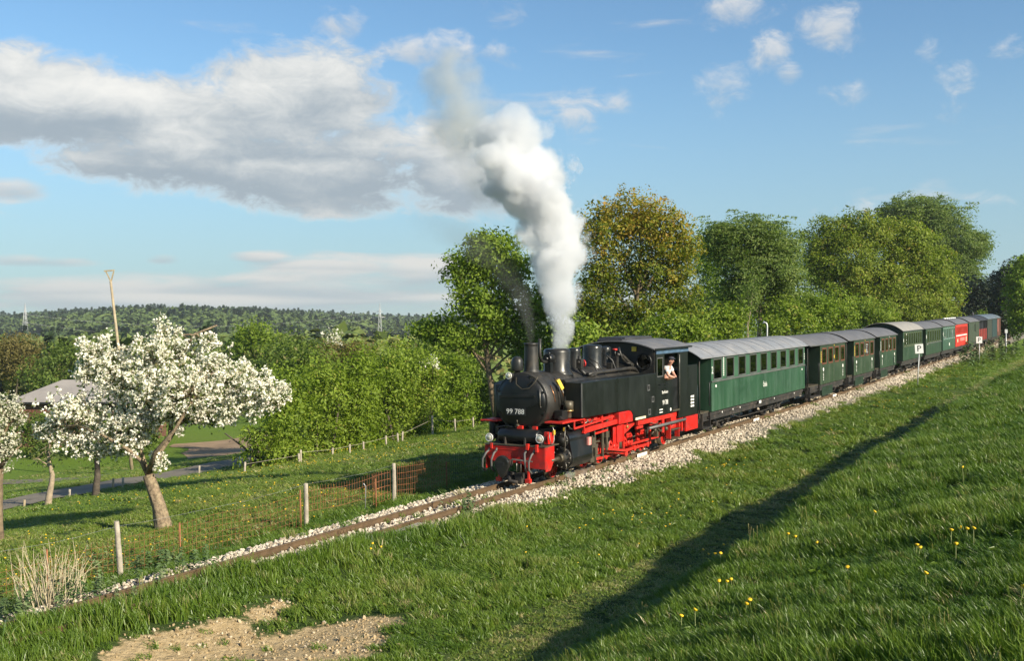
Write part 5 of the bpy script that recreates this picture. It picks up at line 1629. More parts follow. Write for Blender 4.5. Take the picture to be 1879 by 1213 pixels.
def coach(name, label, X0, X1, body, roofm, rx=(0, 0), front=0.0, rear=0.0, sill=.88, gut=2.72, crown=.38, hw=1.2, wins=(), wz=(1.9, 2.62), framem='trimgrey',
          ft=.035, lower=None, trim=None, bogies=True, ends=None, group='green coaches of the train', cat='railway coach', seams=0, inner=True, wheels=None, ribs=0):
    """front / rear: depth of the open end platforms; x measured from X0"""
    e = empty(name, mat=train_mat(X0)); tag(e, label, cat, group)
    Lb = X1 - X0
    P = lambda mb, nm, m_, bev=0.0, par=None, **k: mb.build(nm, M[m_], par or e, bev, **k)
    w_ = MB()
    for s in (-1, 1):
        y = -hw if s < 0 else hw - .06
        if lower is None:
            wall(w_, y, .06, 0, Lb, sill, gut, wins, *wz)
        else:
            wall(w_, y, .06, 0, Lb, wz[0] - .06, gut, wins, *wz)
    P(w_, 'side_walls', body, .004)
    if lower:
        l_ = MB()
        for s in (-1, 1):
            y = -hw - .004 if s < 0 else hw - .056
            l_.box(0, Lb, y, y + .06, sill, wz[0] - .062)
        lo_ = P(l_, 'lower_panels', lower, .006)
        if seams:
            sm = MB()
            for k in range(1, seams): sm.box(Lb * k / seams - .004, Lb * k / seams + .004, -hw - .007, -hw - .003, sill + .02, wz[0] - .08)
            P(sm, 'panel_seams', 'green2d', par=lo_)
    if trim:
        P(MB().box(0, Lb, -hw - .03, -hw, wz[0] - .075, wz[0] - .02), 'sill_trim', trim, .005)
    arc = [(-hw - .06 + (2 * hw + .12) * k / 18, gut + crown * (1 - abs(-1 + k / 9) ** 2.3)) for k in range(19)]
    ew = [(-hw + .06, sill), (hw - .06, sill)] + [(y * .93, z - .05) for y, z in arc[::-1]]
    for x in (0, Lb - .05): P(MB().prism(ew, 'x', x, x + .05), 'end_wall', ends or body)
    a0, a1 = -front - rx[0], Lb + rear + rx[1]
    rf = P(MB().prism([(y, z - .03) for y, z in arc[::-1]] + arc, 'x', a0, a1), 'roof', roofm, .006)
    if ribs:
        rb = MB()
        for k in range(1, ribs):
            x = a0 + (a1 - a0) * k / ribs
            rb.prism([(y, z - .002) for y, z in arc[::-1]] + [(y, z + .012) for y, z in arc], 'x', x - .012, x + .012)
        P(rb, 'roof_seams', roofm, par=rf)
    P(MB().box(a0 + .03, a1 - .03, -hw - .085, -hw - .055, gut - .03, gut + .01), 'gutter', 'roofgrey' if roofm == 'roofgrey' else 'trimgrey')
    P(MB().box(-front, Lb + rear, -hw + .08, hw - .08, sill - .14, sill - .02).box(-front, Lb + rear, -hw + .12, -hw + .2, sill - .3, sill - .1).box(-front, Lb + rear, hw - .2, hw - .12, sill - .3, sill - .1), 'underframe', 'darkunder')
    tr_ = MB()
    for y in (-hw + .2, hw - .2):
        a, b = Lb * .3, Lb * .7
        tr_.tube([(Lb * .2, y, sill - .28), (a, y, sill - .5), (b, y, sill - .5), (Lb * .8, y, sill - .28)], .018, 6).bar((a, y, sill - .5), (a, y, sill - .2), .03, .03).bar((b, y, sill - .5), (b, y, sill - .2), .03, .03)
    P(tr_, 'truss_rods', 'darkunder')
    wl = wheels or ([.15 * Lb + .3, .15 * Lb + 1.5, .85 * Lb - 1.5, .85 * Lb - .3] if bogies else [.2 * Lb, .8 * Lb])
    wm = None
    for x in wl:
        for y in (-.37, .37):
            s = -1 if y < 0 else 1
            if wm is None:
                wm = MB().lathe((0, 0, 0), (0, -1, 0), [(-.06, .31), (-.035, .31), (-.03, .285), (.06, .28), (.06, .23), (.03, .2), (.03, .09), (.08, .08), (.08, .01)], 24).mesh('wheel', M['darkunder'])
            o = link(bpy.data.objects.new('wheel', wm), e); o.location = (x, y, .285)
            if s > 0: o.rotation_euler = (0, 0, math.pi)
    bg_ = MB()
    for y in (-.62, .62):
        if len(wl) == 4:
            for a, b in ((wl[0], wl[1]), (wl[2], wl[3])):
                bg_.box(a - .35, b + .35, y - .03, y + .03, .32, .46).box(a - .1, a + .1, y - .06, y + .06, .2, .36).box(b - .1, b + .1, y - .06, y + .06, .2, .36)
                bg_.box((a + b) / 2 - .25, (a + b) / 2 + .25, y - .06, y + .06, .44, .56)
        else:
            for a in wl:
                bg_.box(a - .12, a + .12, y - .06, y + .06, .2, .5).box(a - .45, a + .45, y - .03, y + .03, .48, .53)
    P(bg_, 'bogie_frames' if len(wl) == 4 else 'axle_guards', 'darkunder', .008)
    # open platforms with steps and railing
    for pl_, xa, xb in ((front, -front, 0), (rear, Lb, Lb + rear)):
        if not pl_: continue
        out = xa if xa < 0 else xb
        P(MB().box(xa, xb, -hw + .1, hw - .1, sill - .02, sill + .03), 'platform', 'greasy')
        ra = MB()
        xo = out + (.06 if out < 0 else -.06)
        ra.tube([(xo, -hw + .16, sill), (xo, -hw + .16, sill + .92), (xo, -.45, sill + .95)], .02, 6).tube([(xo, hw - .16, sill), (xo, hw - .16, sill + .92), (xo, .45, sill + .95)], .02, 6)
        ra.box(xo - .01, xo + .01, -hw + .18, -.45, sill + .05, sill + .88).box(xo - .01, xo + .01, .45, hw - .18, sill + .05, sill + .88)
        P(ra, 'railing', 'teald')
        P(MB().tube([(xo, -hw + .1, sill), (xo, -hw + .1, gut + .02)], .022, 6).tube([(xo, hw - .1, sill), (xo, hw - .1, gut + .02)], .022, 6), 'roof_post', 'darkunder')
        xi = 0 if out < 0 else Lb
        si = -.05 if out < 0 else .05
        P(MB().tube([(xi + si, -hw + .03, sill + .2), (xi + si * 2.4, -hw + .03, sill + .25), (xi + si * 2.4, -hw + .03, sill + .95), (xi + si, -hw + .03, sill + 1.0)], .018, 6), 'grab_rail', 'signblack')
        P(MB().box(xa + .08, xb - .08, -hw - .02, -hw + .22, .38, .42).box(xa + .08, xb - .08, -hw + .06, -hw + .24, .62, .65).box(xa + .08, xa + .12, -hw, -hw + .2, .4, sill).box(xb - .12, xb - .08, -hw, -hw + .2, .4, sill), 'steps', 'darkunder')
        P(MB().box(xi + si - .02, xi + si + .02, -.35, .35, sill + .03, gut - .15), 'end_door', ends or body, .01)
    for out in (-front, Lb + rear):
        s = -1 if out <= 0 else 1
        P(MB().cyl((out, 0, .6), (out + s * .2, 0, .6), .05, 10).lathe((out + s * .2, 0, .6), (s, 0, 0), [(0, .17), (.03, .17)], 16), 'coupler', 'darkunder')
    # windows
    if wins:
        a, b = wins[0]
        fm = ring(0, b - a, wz[0], wz[1], ft, -hw - .012, -hw + .03).mesh('window', M[framem])
        pm = MB().box(ft, b - a - ft, -hw + .005, -hw + .011, wz[0] + ft, wz[1] - ft).mesh('pane', M['glass'])
        for (xa, xb) in wins:
            for s in (0, 1):
                f_ = link(bpy.data.objects.new('window', fm), e)
                f_.location = (xa, 0, 0) if s == 0 else (xb, 0, 0)
                if s: f_.rotation_euler = (0, 0, math.pi)
                link(bpy.data.objects.new('pane', pm), f_)
        if inner:
            P(MB().box(.05, Lb - .05, -hw + .07, hw - .07, sill - .01, sill + .03), 'floor', 'interior')
            st = MB().box(-.03, .03, -1.05, -.25, sill + .03, sill + .95).box(-.25, .25, -1.05, -.25, sill + .35, sill + .42).box(-.03, .03, .25, 1.05, sill + .03, sill + .95).box(-.25, .25, .25, 1.05, sill + .35, sill + .42).mesh('seat', M['seat'])
            for (a, b) in zip(wins[:-1], wins[1:]):
                o = link(bpy.data.objects.new('seat', st), e); o.location = ((a[1] + b[0]) / 2, 0, 0)
    return e


def even(n, x0, pitch, w):
    return [(x0 + k * pitch, x0 + k * pitch + w) for k in range(n)]


def dots(e, lst, hw, m='whitep', nm='white_marking'):
    mb = MB()
    for q in lst:
        if len(q) == 3: mb.cyl((q[0], -hw, q[1]), (q[0], -hw - .012, q[1]), q[2], 12)
        else: mb.box(q[0], q[1], -hw - .004, -hw - .012, q[2], q[3])
    return mb.build(nm, M[m], e)


c1 = coach('passenger_coach', 'long bright green coach with nine windows right behind the locomotive', 9.95, 21.9, 'green1l', 'roofgrey', (.2, .35), .95, 0, .89, 2.71, .4, wins=even(9, .2, 1.332, .84), wz=(1.93, 2.63),
           lower='green1', trim='trimgrey', ends='green1', seams=4, ribs=11)
dots(c1, [(.36, .48, 1.68, 1.76), (11.45, 1.72, .045), (5.3, 5.55, .76, .86), (2.2, .8, .03), (3.0, .8, .03), (7.3, .8, .03), (10.2, .8, .03), (1.05, .8, .03)], 1.205)
tx = MB()
for k in range(9): tx.box(1.2, 1.29, -1.202, -1.206, 2.02 + k * .072, 2.065 + k * .072)
for k in range(3): tx.box(11.84, 11.9, -1.202, -1.206, 2.12 + k * .1, 2.18 + k * .1)
tx.build('destination_lettering', M['whitep'], c1)
text_mesh('class_number', '2', .34, M['whitep'], c1, side_m(.1, -1.203, 2.25), .002)
text_mesh('emblem', 'Öchsle', .26, M['whitep'], c1, side_m(6.1, -1.206, 1.42), .002, squeeze=.7)
MB().box(-.99, -.95, -1.0, -.85, .6, .7).build('red_plate', M['pinkp'], c1)

oc = dict(framem='brownframe', ft=.07, sill=.86, gut=2.66, crown=.4, hw=1.2, wz=(1.75, 2.5), bogies=False, ends='green2d')
c2 = coach('passenger_coach', 'olive coach with four brown window frames and yellow lettering, directly after the long green coach', 24.6, 29.6, 'green2', 'roofdark', (.1, .12), 1.9, 0, wins=even(4, .3, 1.22, .85), **oc)
c3 = coach('passenger_coach', 'third coach, olive with brown window frames and yellow lettering in mid side', 31.5, 36.5, 'green2', 'roofdark', (.1, .1), 1.3, 0, wins=even(4, .3, 1.22, .85), **oc)
c4 = coach('passenger_coach', 'fourth coach, dark green with small brown windows, before the beige roof', 38.2, 43.0, 'green3', 'roofdark', (.1, .15), 1.2, 0, wins=even(4, .35, 1.15, .75), **oc)
for c_, L_, col in ((c2, 5.0, 'yellowp'), (c3, 5.0, 'yellowp'), (c4, 4.8, 'whitep')):
    dots(c_, [(.55, 1.52, .085), (L_ - .6, 1.52, .085)], 1.2)
    mb = MB()
    for x in (.55, L_ - .6):
        for k in range(5): mb.box(x - .04, x + .05, -1.204, -1.206, 1.32 - k * .07, 1.355 - k * .07)
    mb.build('small_lettering', M['whitep'], c_)
    mb = MB()
    for k in range(7): mb.box(.1, .2, -1.204, -1.206, 1.85 + k * .075, 1.895 + k * .075)
    for k in range(4): mb.box(2.6, 2.72, -1.204, -1.206, 2.53 + k * .03, 2.55 + k * .03)
    mb.box(2.6, 2.7, -1.204, -1.206, 1.95, 2.1)
    mb.build('column_lettering', M[col], c_)
    MB().box(L_ * .15, L_ * .55, -1.1, -.95, .3, .72).build('battery_box', M['green2d'], c_, .01)
c5 = coach('passenger_coach', 'taller closed coach with a beige roof, seen behind the nearer post sign', 45.0, 52.2, 'green3', 'roofbeige', (.25, .2), 0, 0, .95, 2.78, .5, 1.25, even(8, .35, .84, .6), (1.85, 2.66), 'olframe', .06, trim='olframe', bogies=True, ends='green2d')
dots(c5, [(.08, .18, 2.1, 2.3), (1.12, 2.55, .05), (1.12, 2.2, .03), (1.12, 2.0, .03)], 1.25, 'whitep')
c6 = coach('passenger_coach', 'green coach with six narrow windows following the beige roofed coach', 53.9, 61.0, 'green3', 'roofdark', (.9, .15), 0, 0, .92, 2.74, .42, 1.22, even(6, .6, 1.05, .7), (1.75, 2.6), 'olframe', .06, trim='trimgrey', bogies=True, ends='green2d')
dots(c6, [(.05, .18, 2.05, 2.3), (.7, 1.65, .05)], 1.22)
c7 = coach('passenger_coach', 'pale teal green coach with light window pillars just before the red coach', 61.7, 68.3, 'green4', 'roofdark', (.2, .1), 0, 0, .92, 2.74, .42, 1.22, even(7, .3, .9, .62), (1.72, 2.6), 'tealframe', .07, bogies=True, ends='green2d')
dots(c7, [(3.2, 3.5, 1.2, 1.42), (.1, .2, 2.0, 2.3)], 1.22)
c8 = coach('passenger_coach', 'bright red coach with a white band and many narrow windows', 68.6, 76.1, 'redcoach', 'roofdark', (.1, .1), 0, 0, .95, 2.78, .42, 1.22, even(9, .5, .76, .44), (1.95, 2.55), 'redcoach', .05, bogies=True, ends='redcoach', group=None)
dots(c8, [(.3, 7.0, 1.78, 1.86)], 1.22, nm='white_band'); dots(c8, [(1.0, 1.4, 1.3, 1.56), (6.3, 6.7, 1.2, 1.66)], 1.22, 'cream', 'white_marks')
dots(c8, [(2.7, 5.4, 1.36 + k * .07, 1.4 + k * .07) for k in range(4)], 1.22, 'pinkp', 'pale_lettering')
for k in range(6): MB().cyl((.9 + k * 1.15, -.25, 3.16), (.9 + k * 1.15, -.25, 3.26), .12, 12).build('roof_vent', M['signwhite'], c8)
c9 = coach('luggage_van', 'plain green luggage van with one slot window after the red coach', 76.9, 84.4, 'green5', 'roofdark', (.1, .1), 0, 0, .95, 2.8, .42, 1.22, [(4.2, 4.55)], (1.9, 2.6), 'signblack', .03, bogies=True, group=None, cat='luggage van', inner=False)
for k in range(14): MB().box(k * .535 + .01, k * .535 + .52, -1.222, -1.238, .97, 1.88 if 7 <= k <= 8 else 2.78).build('board', M['green5'], c9)
# open ended brake van: red lower half under a black roof
e = empty('brake_van', mat=train_mat(84.7)); tag(e, 'red brake van with an open black upper half and black roof', 'brake van')
MB().box(0, 6.5, -1.15, 1.15, .8, .95).build('underframe', M['darkunder'], e)
pb = MB().box(-.02, .02, -.56, .56, -.55, .5).mesh('side_panel', M['redwagon'])
for k in range(5):
    for y in (-1.16, 1.16):
        o = link(bpy.data.objects.new('side_panel', pb), e); o.location = (.65 + k * 1.3, y, 1.5); o.rotation_euler = (0, 0, math.pi / 2)
for x in (0, 1.3, 2.6, 3.9, 5.2, 6.5):
    for y in (-1.16, 1.16): MB().box(x - .05, x + .05, y - .04, y + .04, .95, 2.85).build('post', M['roofblack'], e)
MB().box(.06, 6.44, -.9, .9, 1.0, 2.8).build('interior_shade', M['roofblack'], e)  # solid black block stands in for the shade in the open half
ar = [(-1.28 + 2.56 * k / 16, 2.82 + .4 * (1 - abs(-1 + k / 8) ** 2.2)) for k in range(17)]
MB().prism([(y, z - .04) for y, z in ar[::-1]] + ar, 'x', -.15, 6.65).build('roof', M['roofblack'], e)
MB().cyl((5.6, 0, 3.1), (5.6, 0, 3.55), .1, 10).build('stove_pipe', M['roofblack'], e)
for x in (1.4, 5.1):
    for y in (-.4, .4): MB().lathe((x, y, .285), (0, 1, 0), [(-.05, .285), (.05, .28)], 20).build('wheel', M['darkunder'], e)
bx = dict(crown=.4, hw=1.22, bogies=False, group='boxcars at the end of the train', cat='boxcar', inner=False, sill=.95, gut=2.85)
coach('boxcar', 'grey green boxcar behind the red brake van', 91.5, 95.6, 'greyolive', 'roofblue', (.1, .1), **bx)
coach('boxcar', 'dark teal boxcar second from the end of the train', 95.9, 100.4, 'teald', 'roofblue', (.1, .1), **bx)
b3 = coach('boxcar', 'red brown boxcar at the very end of the train', 100.7, 104.2, 'brownwagon', 'roofblue', (.1, .1), **bx)
dots(b3, [(.5, .75, 1.4, 2.7)], 1.22, 'pinkp', 'pale_post')

# ------------------------------------------------------------------ fences
F3 = 3.1
fence = empty('wire_fence', mat=FR.copy())
tag(fence, 'rusty wire mesh fence on grey wooden posts along the far side of the track', 'fence')


def gl(X, Y):
    """terrain height in the track's frame (small slope neglected)"""
    x, y = to_xy(X, Y)
    return float(ground(x, y)) - GR * X


def Xof(px, Y):
    a, b = place(px, Y)
    return float(to_XY(a, b)[0])


for px, lean, h in ((222, -.085, 1.08), (562, -.01, 1.0), (723, 0.0, 1.02), (-160, .02, 1.0)):
    X = Xof(px, F3); z = gl(X, F3)
    rr_ = np.random.default_rng(px + 500)
    pts = [(X + lean * t * 1.2 + rr_.normal(0, .004), F3 + rr_.normal(0, .004), z - .2 + t * (h + .2)) for t in np.linspace(0, 1, 7)]
    MB().tube(pts, [.056, .055, .053, .054, .051, .05, .047], 9).build('wooden_post', M['greywood'], fence, .004)
for px, h in ((88, .85), (331, .8), (552, .9), (690, .75), (820, .8)):
    X = Xof(px, F3 - .04); z = gl(X, F3)
    MB().tube([(X, F3 - .04, z - .1), (X - .02, F3 - .04, z + h)], .017, 6).build('iron_stake', M['rust'], fence)


def mesh_panel(px0, px1, hgt, low, sv, sh, r, m, nm='mesh_panel', Y=F3 + .07):
    X0, X1 = Xof(px0, Y), Xof(px1, Y)
    mb = MB(); rr_ = np.random.default_rng(int(abs(px0)))
    n = int((X1 - X0) / sv)
    z0, z1 = gl(X0, Y), gl(X1, Y)
    zz = lambda X: z0 + (z1 - z0) * (X - X0) / (X1 - X0) + .03 * math.sin(X * 2.1)
    for k in range(n + 1):
        X = X0 + (X1 - X0) * k / n
        mb.tube([(X + rr_.normal(0, .006), Y + rr_.normal(0, .008), zz(X) + low), (X + rr_.normal(0, .006), Y, zz(X) + hgt)], r, 4, False)
    for k in range(int((hgt - low) / sh) + 1):
        h = low + k * sh
        mb.tube([(X, Y + .01 + .012 * math.sin(X * 5), zz(X) + h + .008 * math.sin(X * 3 + k)) for X in np.linspace(X0, X1, 14)], r * 1.1, 4, False)
    return mb.build(nm, M[m], fence)


mesh_panel(-160, 218, .72, .02, .12, .12, .0028, 'rust')
mesh_panel(228, 556, .78, .02, .12, .12, .0028, 'rust')
mesh_panel(567, 700, .86, .3, .098, .15, .0042, 'rust')
mesh_panel(684, 716, .84, .1, .11, .17, .0058, 'rust', Y=F3 + .03)
mesh_panel(729, 824, .98, .12, .098, .15, .0044, 'rust')
mesh_panel(828, 1010, .95, .02, .11, .12, .004, 'signblack', 'dark_netting')
mb = MB()
for a, b in ((-160, 222), (222, 562), (562, 723)):
    Xa, Xb = Xof(a, F3), Xof(b, F3)
    mb.tube([(Xa + (Xb - Xa) * t, F3, gl(Xa + (Xb - Xa) * t, F3) + .98 - .05 * math.sin(math.pi * t)) for t in np.linspace(0, 1, 9)], .0018, 4, False)
mb.build('top_wire', M['galv'], fence)
MB().tube([(Xof(667, F3), F3 - .05, gl(Xof(667, F3), F3) + .1), (Xof(668, F3), F3 - .05, gl(Xof(667, F3), F3) + .62), (Xof(664, F3), F3 - .05, gl(Xof(664, F3), F3) + .7)], .012, 6).build('spring_hook', M['galv'], fence)

hf = empty('post_fence', mat=FR.copy())
tag(hf, 'row of short pale posts with a wire along the foot of the hedge', 'fence')
tops = []
for px, hp in ((447, 15), (548, 12), (551, 18), (609, 11), (641, 12), (666, 12), (708, 13), (730, 14), (737, 16), (793, 32), (835, 20), (868, 16)):
    Y = 17.6
    X = Xof(px, Y); z = gl(X, Y); a, b = place(px, Y); h = hp * b / 2000 + .12
    ln = ((px * 7) % 5 - 2) * .03
    MB().tube([(X, Y, z - .15), (X + ln, Y, z + h)], [.05, .045] if hp < 30 else [.07, .06], 7).build('post', M['greywood'], hf, .004)
    tops.append((X + ln, Y, z + h * .8))
MB().tube(tops, .008, 4, False).build('wire', M['greywood'], hf)
for px, hp, Y, lab in ((440, 18, 20.6, 'white marker post at the bend of the lane'), (365, 12, 21.6, 'short pale post on the lane edge right of the apple trunk'), (225, 13, 21.8, 'grey post on the lane edge left of the apple trunk'),
                       (207, 15, 21.8, 'yellowish post on the lane edge under the apple blossom'), (127, 11, 21.9, 'short brown post on the lane edge between the two young trees'), (44, 9, 22, 'yellow tipped post on the lane edge near the left side')):
    a, b = place(px, Y); h = hp * b / 2000 + .1
    o = MB().tube([(0, 0, -.1), (.02, 0, h)], [.05, .045], 7).build('marker_post', M['whitep' if px == 440 else 'polewood' if px in (207, 44) else 'greywood'], None, .004)
    o.location = (a, b, gz(a, b)); tag(o, lab, 'post', 'posts along the lane')

# ------------------------------------------------------------------ poles, signs, pylons, barn
b = 78.0; a = (243 - 939.5) / 2000 * b; z = gz(a, b)
e = empty('wooden_pole', (a, b, z)); tag(e, 'leaning wooden pole with a triangular top rising out of the apple tree', 'pole')
A = Vector((0, 0, 0)); T = ray_at(203, 516, b) - Vector((a, b, z)); U = ray_at(200.5, 498, b) - Vector((a, b, z))
MB().tube([A - Vector((0, 0, .3)), A.lerp(T, .5) + Vector((.02, 0, 0)), T], [.13, .11, .085], 10).build('shaft', M['polewood'], e)
MB().bar(T, U + Vector((-.24, 0, 0)), .08, .08).build('brace', M['polewood'], e)
MB().bar(T + Vector((0, .1, 0)), U + Vector((.3, .05, 0)), .08, .08).build('brace', M['polewood'], e)
MB().bar(U + Vector((-.36, 0, .03)), U + Vector((.36, 0, .08)), .11, .1).build('crossbar', M['polewood'], e)

for px, Y, lx, lab in ((1683, -2.55, -.12, 'white P post sign beside the beige roofed coach, nearer of the two'), (1797, -2.6, 0.0, 'white P post sign at the far end of the line')):
    X = Xof(px, Y); x, y = to_xy(X, Y); z = float(ground(x, y))
    e = empty('whistle_sign', mat=FR @ Matrix.Translation((X, Y, z - GR * X))); tag(e, lab, 'sign', 'P post signs')
    H = 2.2 if px < 1700 else 1.75
    MB().tube([(0, 0, -.3), (-lx * .5, lx * .9, H - .1)], .032, 8).build('post', M['galv'], e)
    pl = MB().box(-.012, .012, -.23, .23, -.27, .27).build('sign_plate', M['signwhite'], e, .004); pl.location = (-.05 - lx * .5, lx * .9, H)
    pl.rotation_euler = (lx * .5, 0, R(18))
    text_mesh('letter', 'P', .5, M['signblack'], pl, front_m(-.016, 0, -.005), .002)
X = Xof(1407, 4.6); x, y = to_xy(X, 4.6); z = float(ground(x, y))
o = MB().tube([(0, 0, -.3), (0, 0, 2.6), (.02, 0, 4.0), (-.02, 0, 4.12), (-.14, 0, 4.18), (-.24, 0, 4.12)], .05, 10).build('bent_pole', M['galv'])
o.location = (float(x), float(y), z); tag(o, 'grey pole with a bent top standing behind the first coach', 'pole')
X = Xof(1846, -3.5); x, y = to_xy(X, -3.5)
o = MB().tube([(0, 0, -.3), (0, 0, 1.9)], .06, 8).box(-.12, .12, -.05, .05, 1.9, 2.25).build('line_post', M['galv']); o.location = (float(x), float(y), gz(x, y)); tag(o, 'thin pale post at the far right beside the last wagon', 'post')


def pylon(name, label, px, depth, ytop, w, arms):
    x = (px - 939.5) / 2000 * depth; z = gz(x, depth); e = empty(name, (x, depth, z)); tag(e, label, 'pylon', 'electricity pylons on the horizon')
    H = CAMZ + (598 - ytop) / 2000 * depth - z
    mb = MB(); lat = MB()
    n = 9
    for sx_ in (-1, 1):
        for sy_ in (-1, 1):
            mb.tube([(sx_ * w, sy_ * w, -.5), (sx_ * w * .35, sy_ * w * .35, H * .7), (0, 0, H)], .17, 4)
    ww = lambda t: w * (1 - .65 * t / .7) if t < .7 else w * .35 * (1 - (t - .7) / .3)
    for k in range(n):
        t0, t1 = k / n, (k + 1) / n
        for sy_ in (-1, 1):
            a0, a1 = ww(t0), ww(t1)
            lat.tube([(-a0, sy_ * a0, t0 * H), (a1, sy_ * a1, t1 * H)], .09, 3, False).tube([(a0, sy_ * a0, t0 * H), (-a1, sy_ * a1, t1 * H)], .09, 3, False)
    mb.build('legs', M['galv'], e); lat.build('lattice', M['galv'], e)
    tips = []
    for t, wd in arms:
        MB().tube([(-wd, 0, t * H), (0, 0, t * H + wd * .16), (wd, 0, t * H)], .15, 4).tube([(-wd, 0, t * H), (wd, 0, t * H)], .13, 4).build('cross_arm', M['galv'], e)
        tips += [Vector((x - wd, depth, z + t * H)), Vector((x + wd, depth, z + t * H))]
    return tips


ta = pylon('pylon', 'lattice pylon at the far left above the green field', 46, 600, 556, 1.9, [(.62, 1.8), (.78, 1.4)])
tb_ = pylon('pylon', 'lattice pylon with wide arms on the skyline left of the oak', 697, 720, 556, 1.9, [(.7, 3.6), (.82, 2.2)])
e = empty('power_line', (0, 0, 0)); tag(e, 'thin power cables strung between the two pylons', 'cables')
for p, q, sg in ((ta[1], tb_[0], 10), (ta[3], tb_[2], 8)):
    MB().tube([p.lerp(q, t) - Vector((0, 0, sg * 4 * t * (1 - t))) for t in np.linspace(0, 1, 24)], .032, 4, False).build('cable', M['galv'], e)

bd_ = 108
xb = (172 - 939.5) / 2000 * bd_; zb = gz(xb, bd_)
e = empty('barn', (xb, bd_, zb)); tag(e, 'low red brown barn with a pale hipped roof behind the apple tree', 'barn')
ze = CAMZ - 134 / 2000 * bd_ - zb; zr = CAMZ - 99 / 2000 * bd_ - zb
W2, D2 = 5.8, 4.4
MB().box(-W2, W2, -D2, D2, -.5, ze + .1).build('walls', M['barnwall'], e)
ee = .7
MB().add([(-W2 - ee, -D2 - ee, ze), (W2 + ee, -D2 - ee, ze), (W2 + ee, D2 + ee, ze), (-W2 - ee, D2 + ee, ze), (-W2 + 2.7, 0, zr), (W2 - 2.7, 0, zr)],
         [(0, 1, 5, 4), (1, 2, 5), (2, 3, 4, 5), (3, 0, 4), (0, 3, 2, 1)]).build('roof', M['roofbarn'], e)
MB().box(-W2 - ee, W2 + ee, -D2 - ee - .05, -D2 - ee + .02, ze - .16, ze + .02).build('gutter', M['signblack'], e)
for k in range(11):
    MB().box(-W2 + .4 + k * 1.2, -W2 + .5 + k * 1.2, -D2 - .04, -D2 - .001, -.4, ze - .02).build('batten', M['brownframe'], e)
MB().box(-1.2, 1.2, -D2 - .05, -D2 - .002, 0, 2.6).build('door', M['brownframe'], e)

# ------------------------------------------------------------------ pale board beside the rail
a, b = place(724, -.62); c_, d_ = place(773, -.6)
za, zb_ = gz(a, b) + .09, gz(c_, d_) + .1
o = MB().bar((0, 0, 0), (c_ - a, d_ - b, zb_ - za), .13, .035).build('wooden_board', M['greywood'], None, .004)
o.location = (a, b, za); tag(o, 'pale weathered board lying on the ballast beside the near rail', 'board')


# ------------------------------------------------------------------ driver leaning out of the cab
def skin_body(name, joints, edges, radii, material, parent, sub=2):
    me = bpy.data.meshes.new(name)
    me.from_pydata(joints, edges, [])
    o = link(bpy.data.objects.new(name, me), parent)
    me.materials.append(M[material])
    sk = o.modifiers.new('skin', 'SKIN')
    for i, r_ in enumerate(radii):
        me.skin_vertices[0].data[i].radius = r_ if isinstance(r_, tuple) else (r_, r_)
        me.skin_vertices[0].data[i].use_root = (i == 0)
    s_ = o.modifiers.new('sub', 'SUBSURF'); s_.levels = sub; s_.render_levels = sub
    sk.use_smooth_shade = True
    return o


dr = empty('person', mat=train_mat(6.42, -1.02, 1.22))
tag(dr, 'person in a pale shirt leaning out of the locomotive cab window', 'person')
J = [(0, .15, .92), (0, .1, 1.1), (-.02, 0, 1.28), (-.02, -.08, 1.36), (-.04, -.12, 1.42), (-.05, -.16, 1.5), (-.06, -.18, 1.58),
     (-.19, -.05, 1.3), (-.25, -.14, 1.08), (-.1, -.24, 1.02), (.16, -.05, 1.3), (.24, -.12, 1.1), (.08, -.25, 1.03),
     (-.1, .16, .5), (-.1, .16, .06), (.1, .16, .5), (.1, .16, .06), (-.02, -.26, 1.02), (.01, -.27, 1.03)]
E_ = [(0, 1), (1, 2), (2, 3), (3, 4), (4, 5), (5, 6), (2, 7), (7, 8), (8, 9), (2, 10), (10, 11), (11, 12), (0, 13), (13, 14), (0, 15), (15, 16), (9, 17), (12, 18)]
body = skin_body('body', J, E_, [.15, .15, .15, .07, .055, .09, .08, .065, .048, .035, .065, .048, .035, .085, .05, .085, .05, .03, .03], 'skin', dr)
sh_ = skin_body('shirt', [J[0], J[1], J[2], (-.02, -.05, 1.33), J[7], (-.23, -.11, 1.16), J[10], (.22, -.1, 1.17)], [(0, 1), (1, 2), (2, 3), (2, 4), (4, 5), (2, 6), (6, 7)], [.165, .165, .165, .085, .08, .066, .08, .066], 'shirt', dr)
MB().ball((-.055, -.16, 1.585), .1, 14, 8, (1, 1.05, .6)).box(-.13, -.03, -.29, -.22, 1.565, 1.58).build('cap', M['cap'], dr)
MB().ball((-.1, -.235, 1.52), .012, 6, 4).ball((-.03, -.245, 1.52), .012, 6, 4).build('eyes', M['signblack'], dr)
MB().ball((-.065, -.25, 1.495), .014, 6, 4).ball((-.15, -.15, 1.5), .022, 6, 4).ball((.04, -.15, 1.5), .022, 6, 4).build('nose_and_ears', M['skin'], dr)

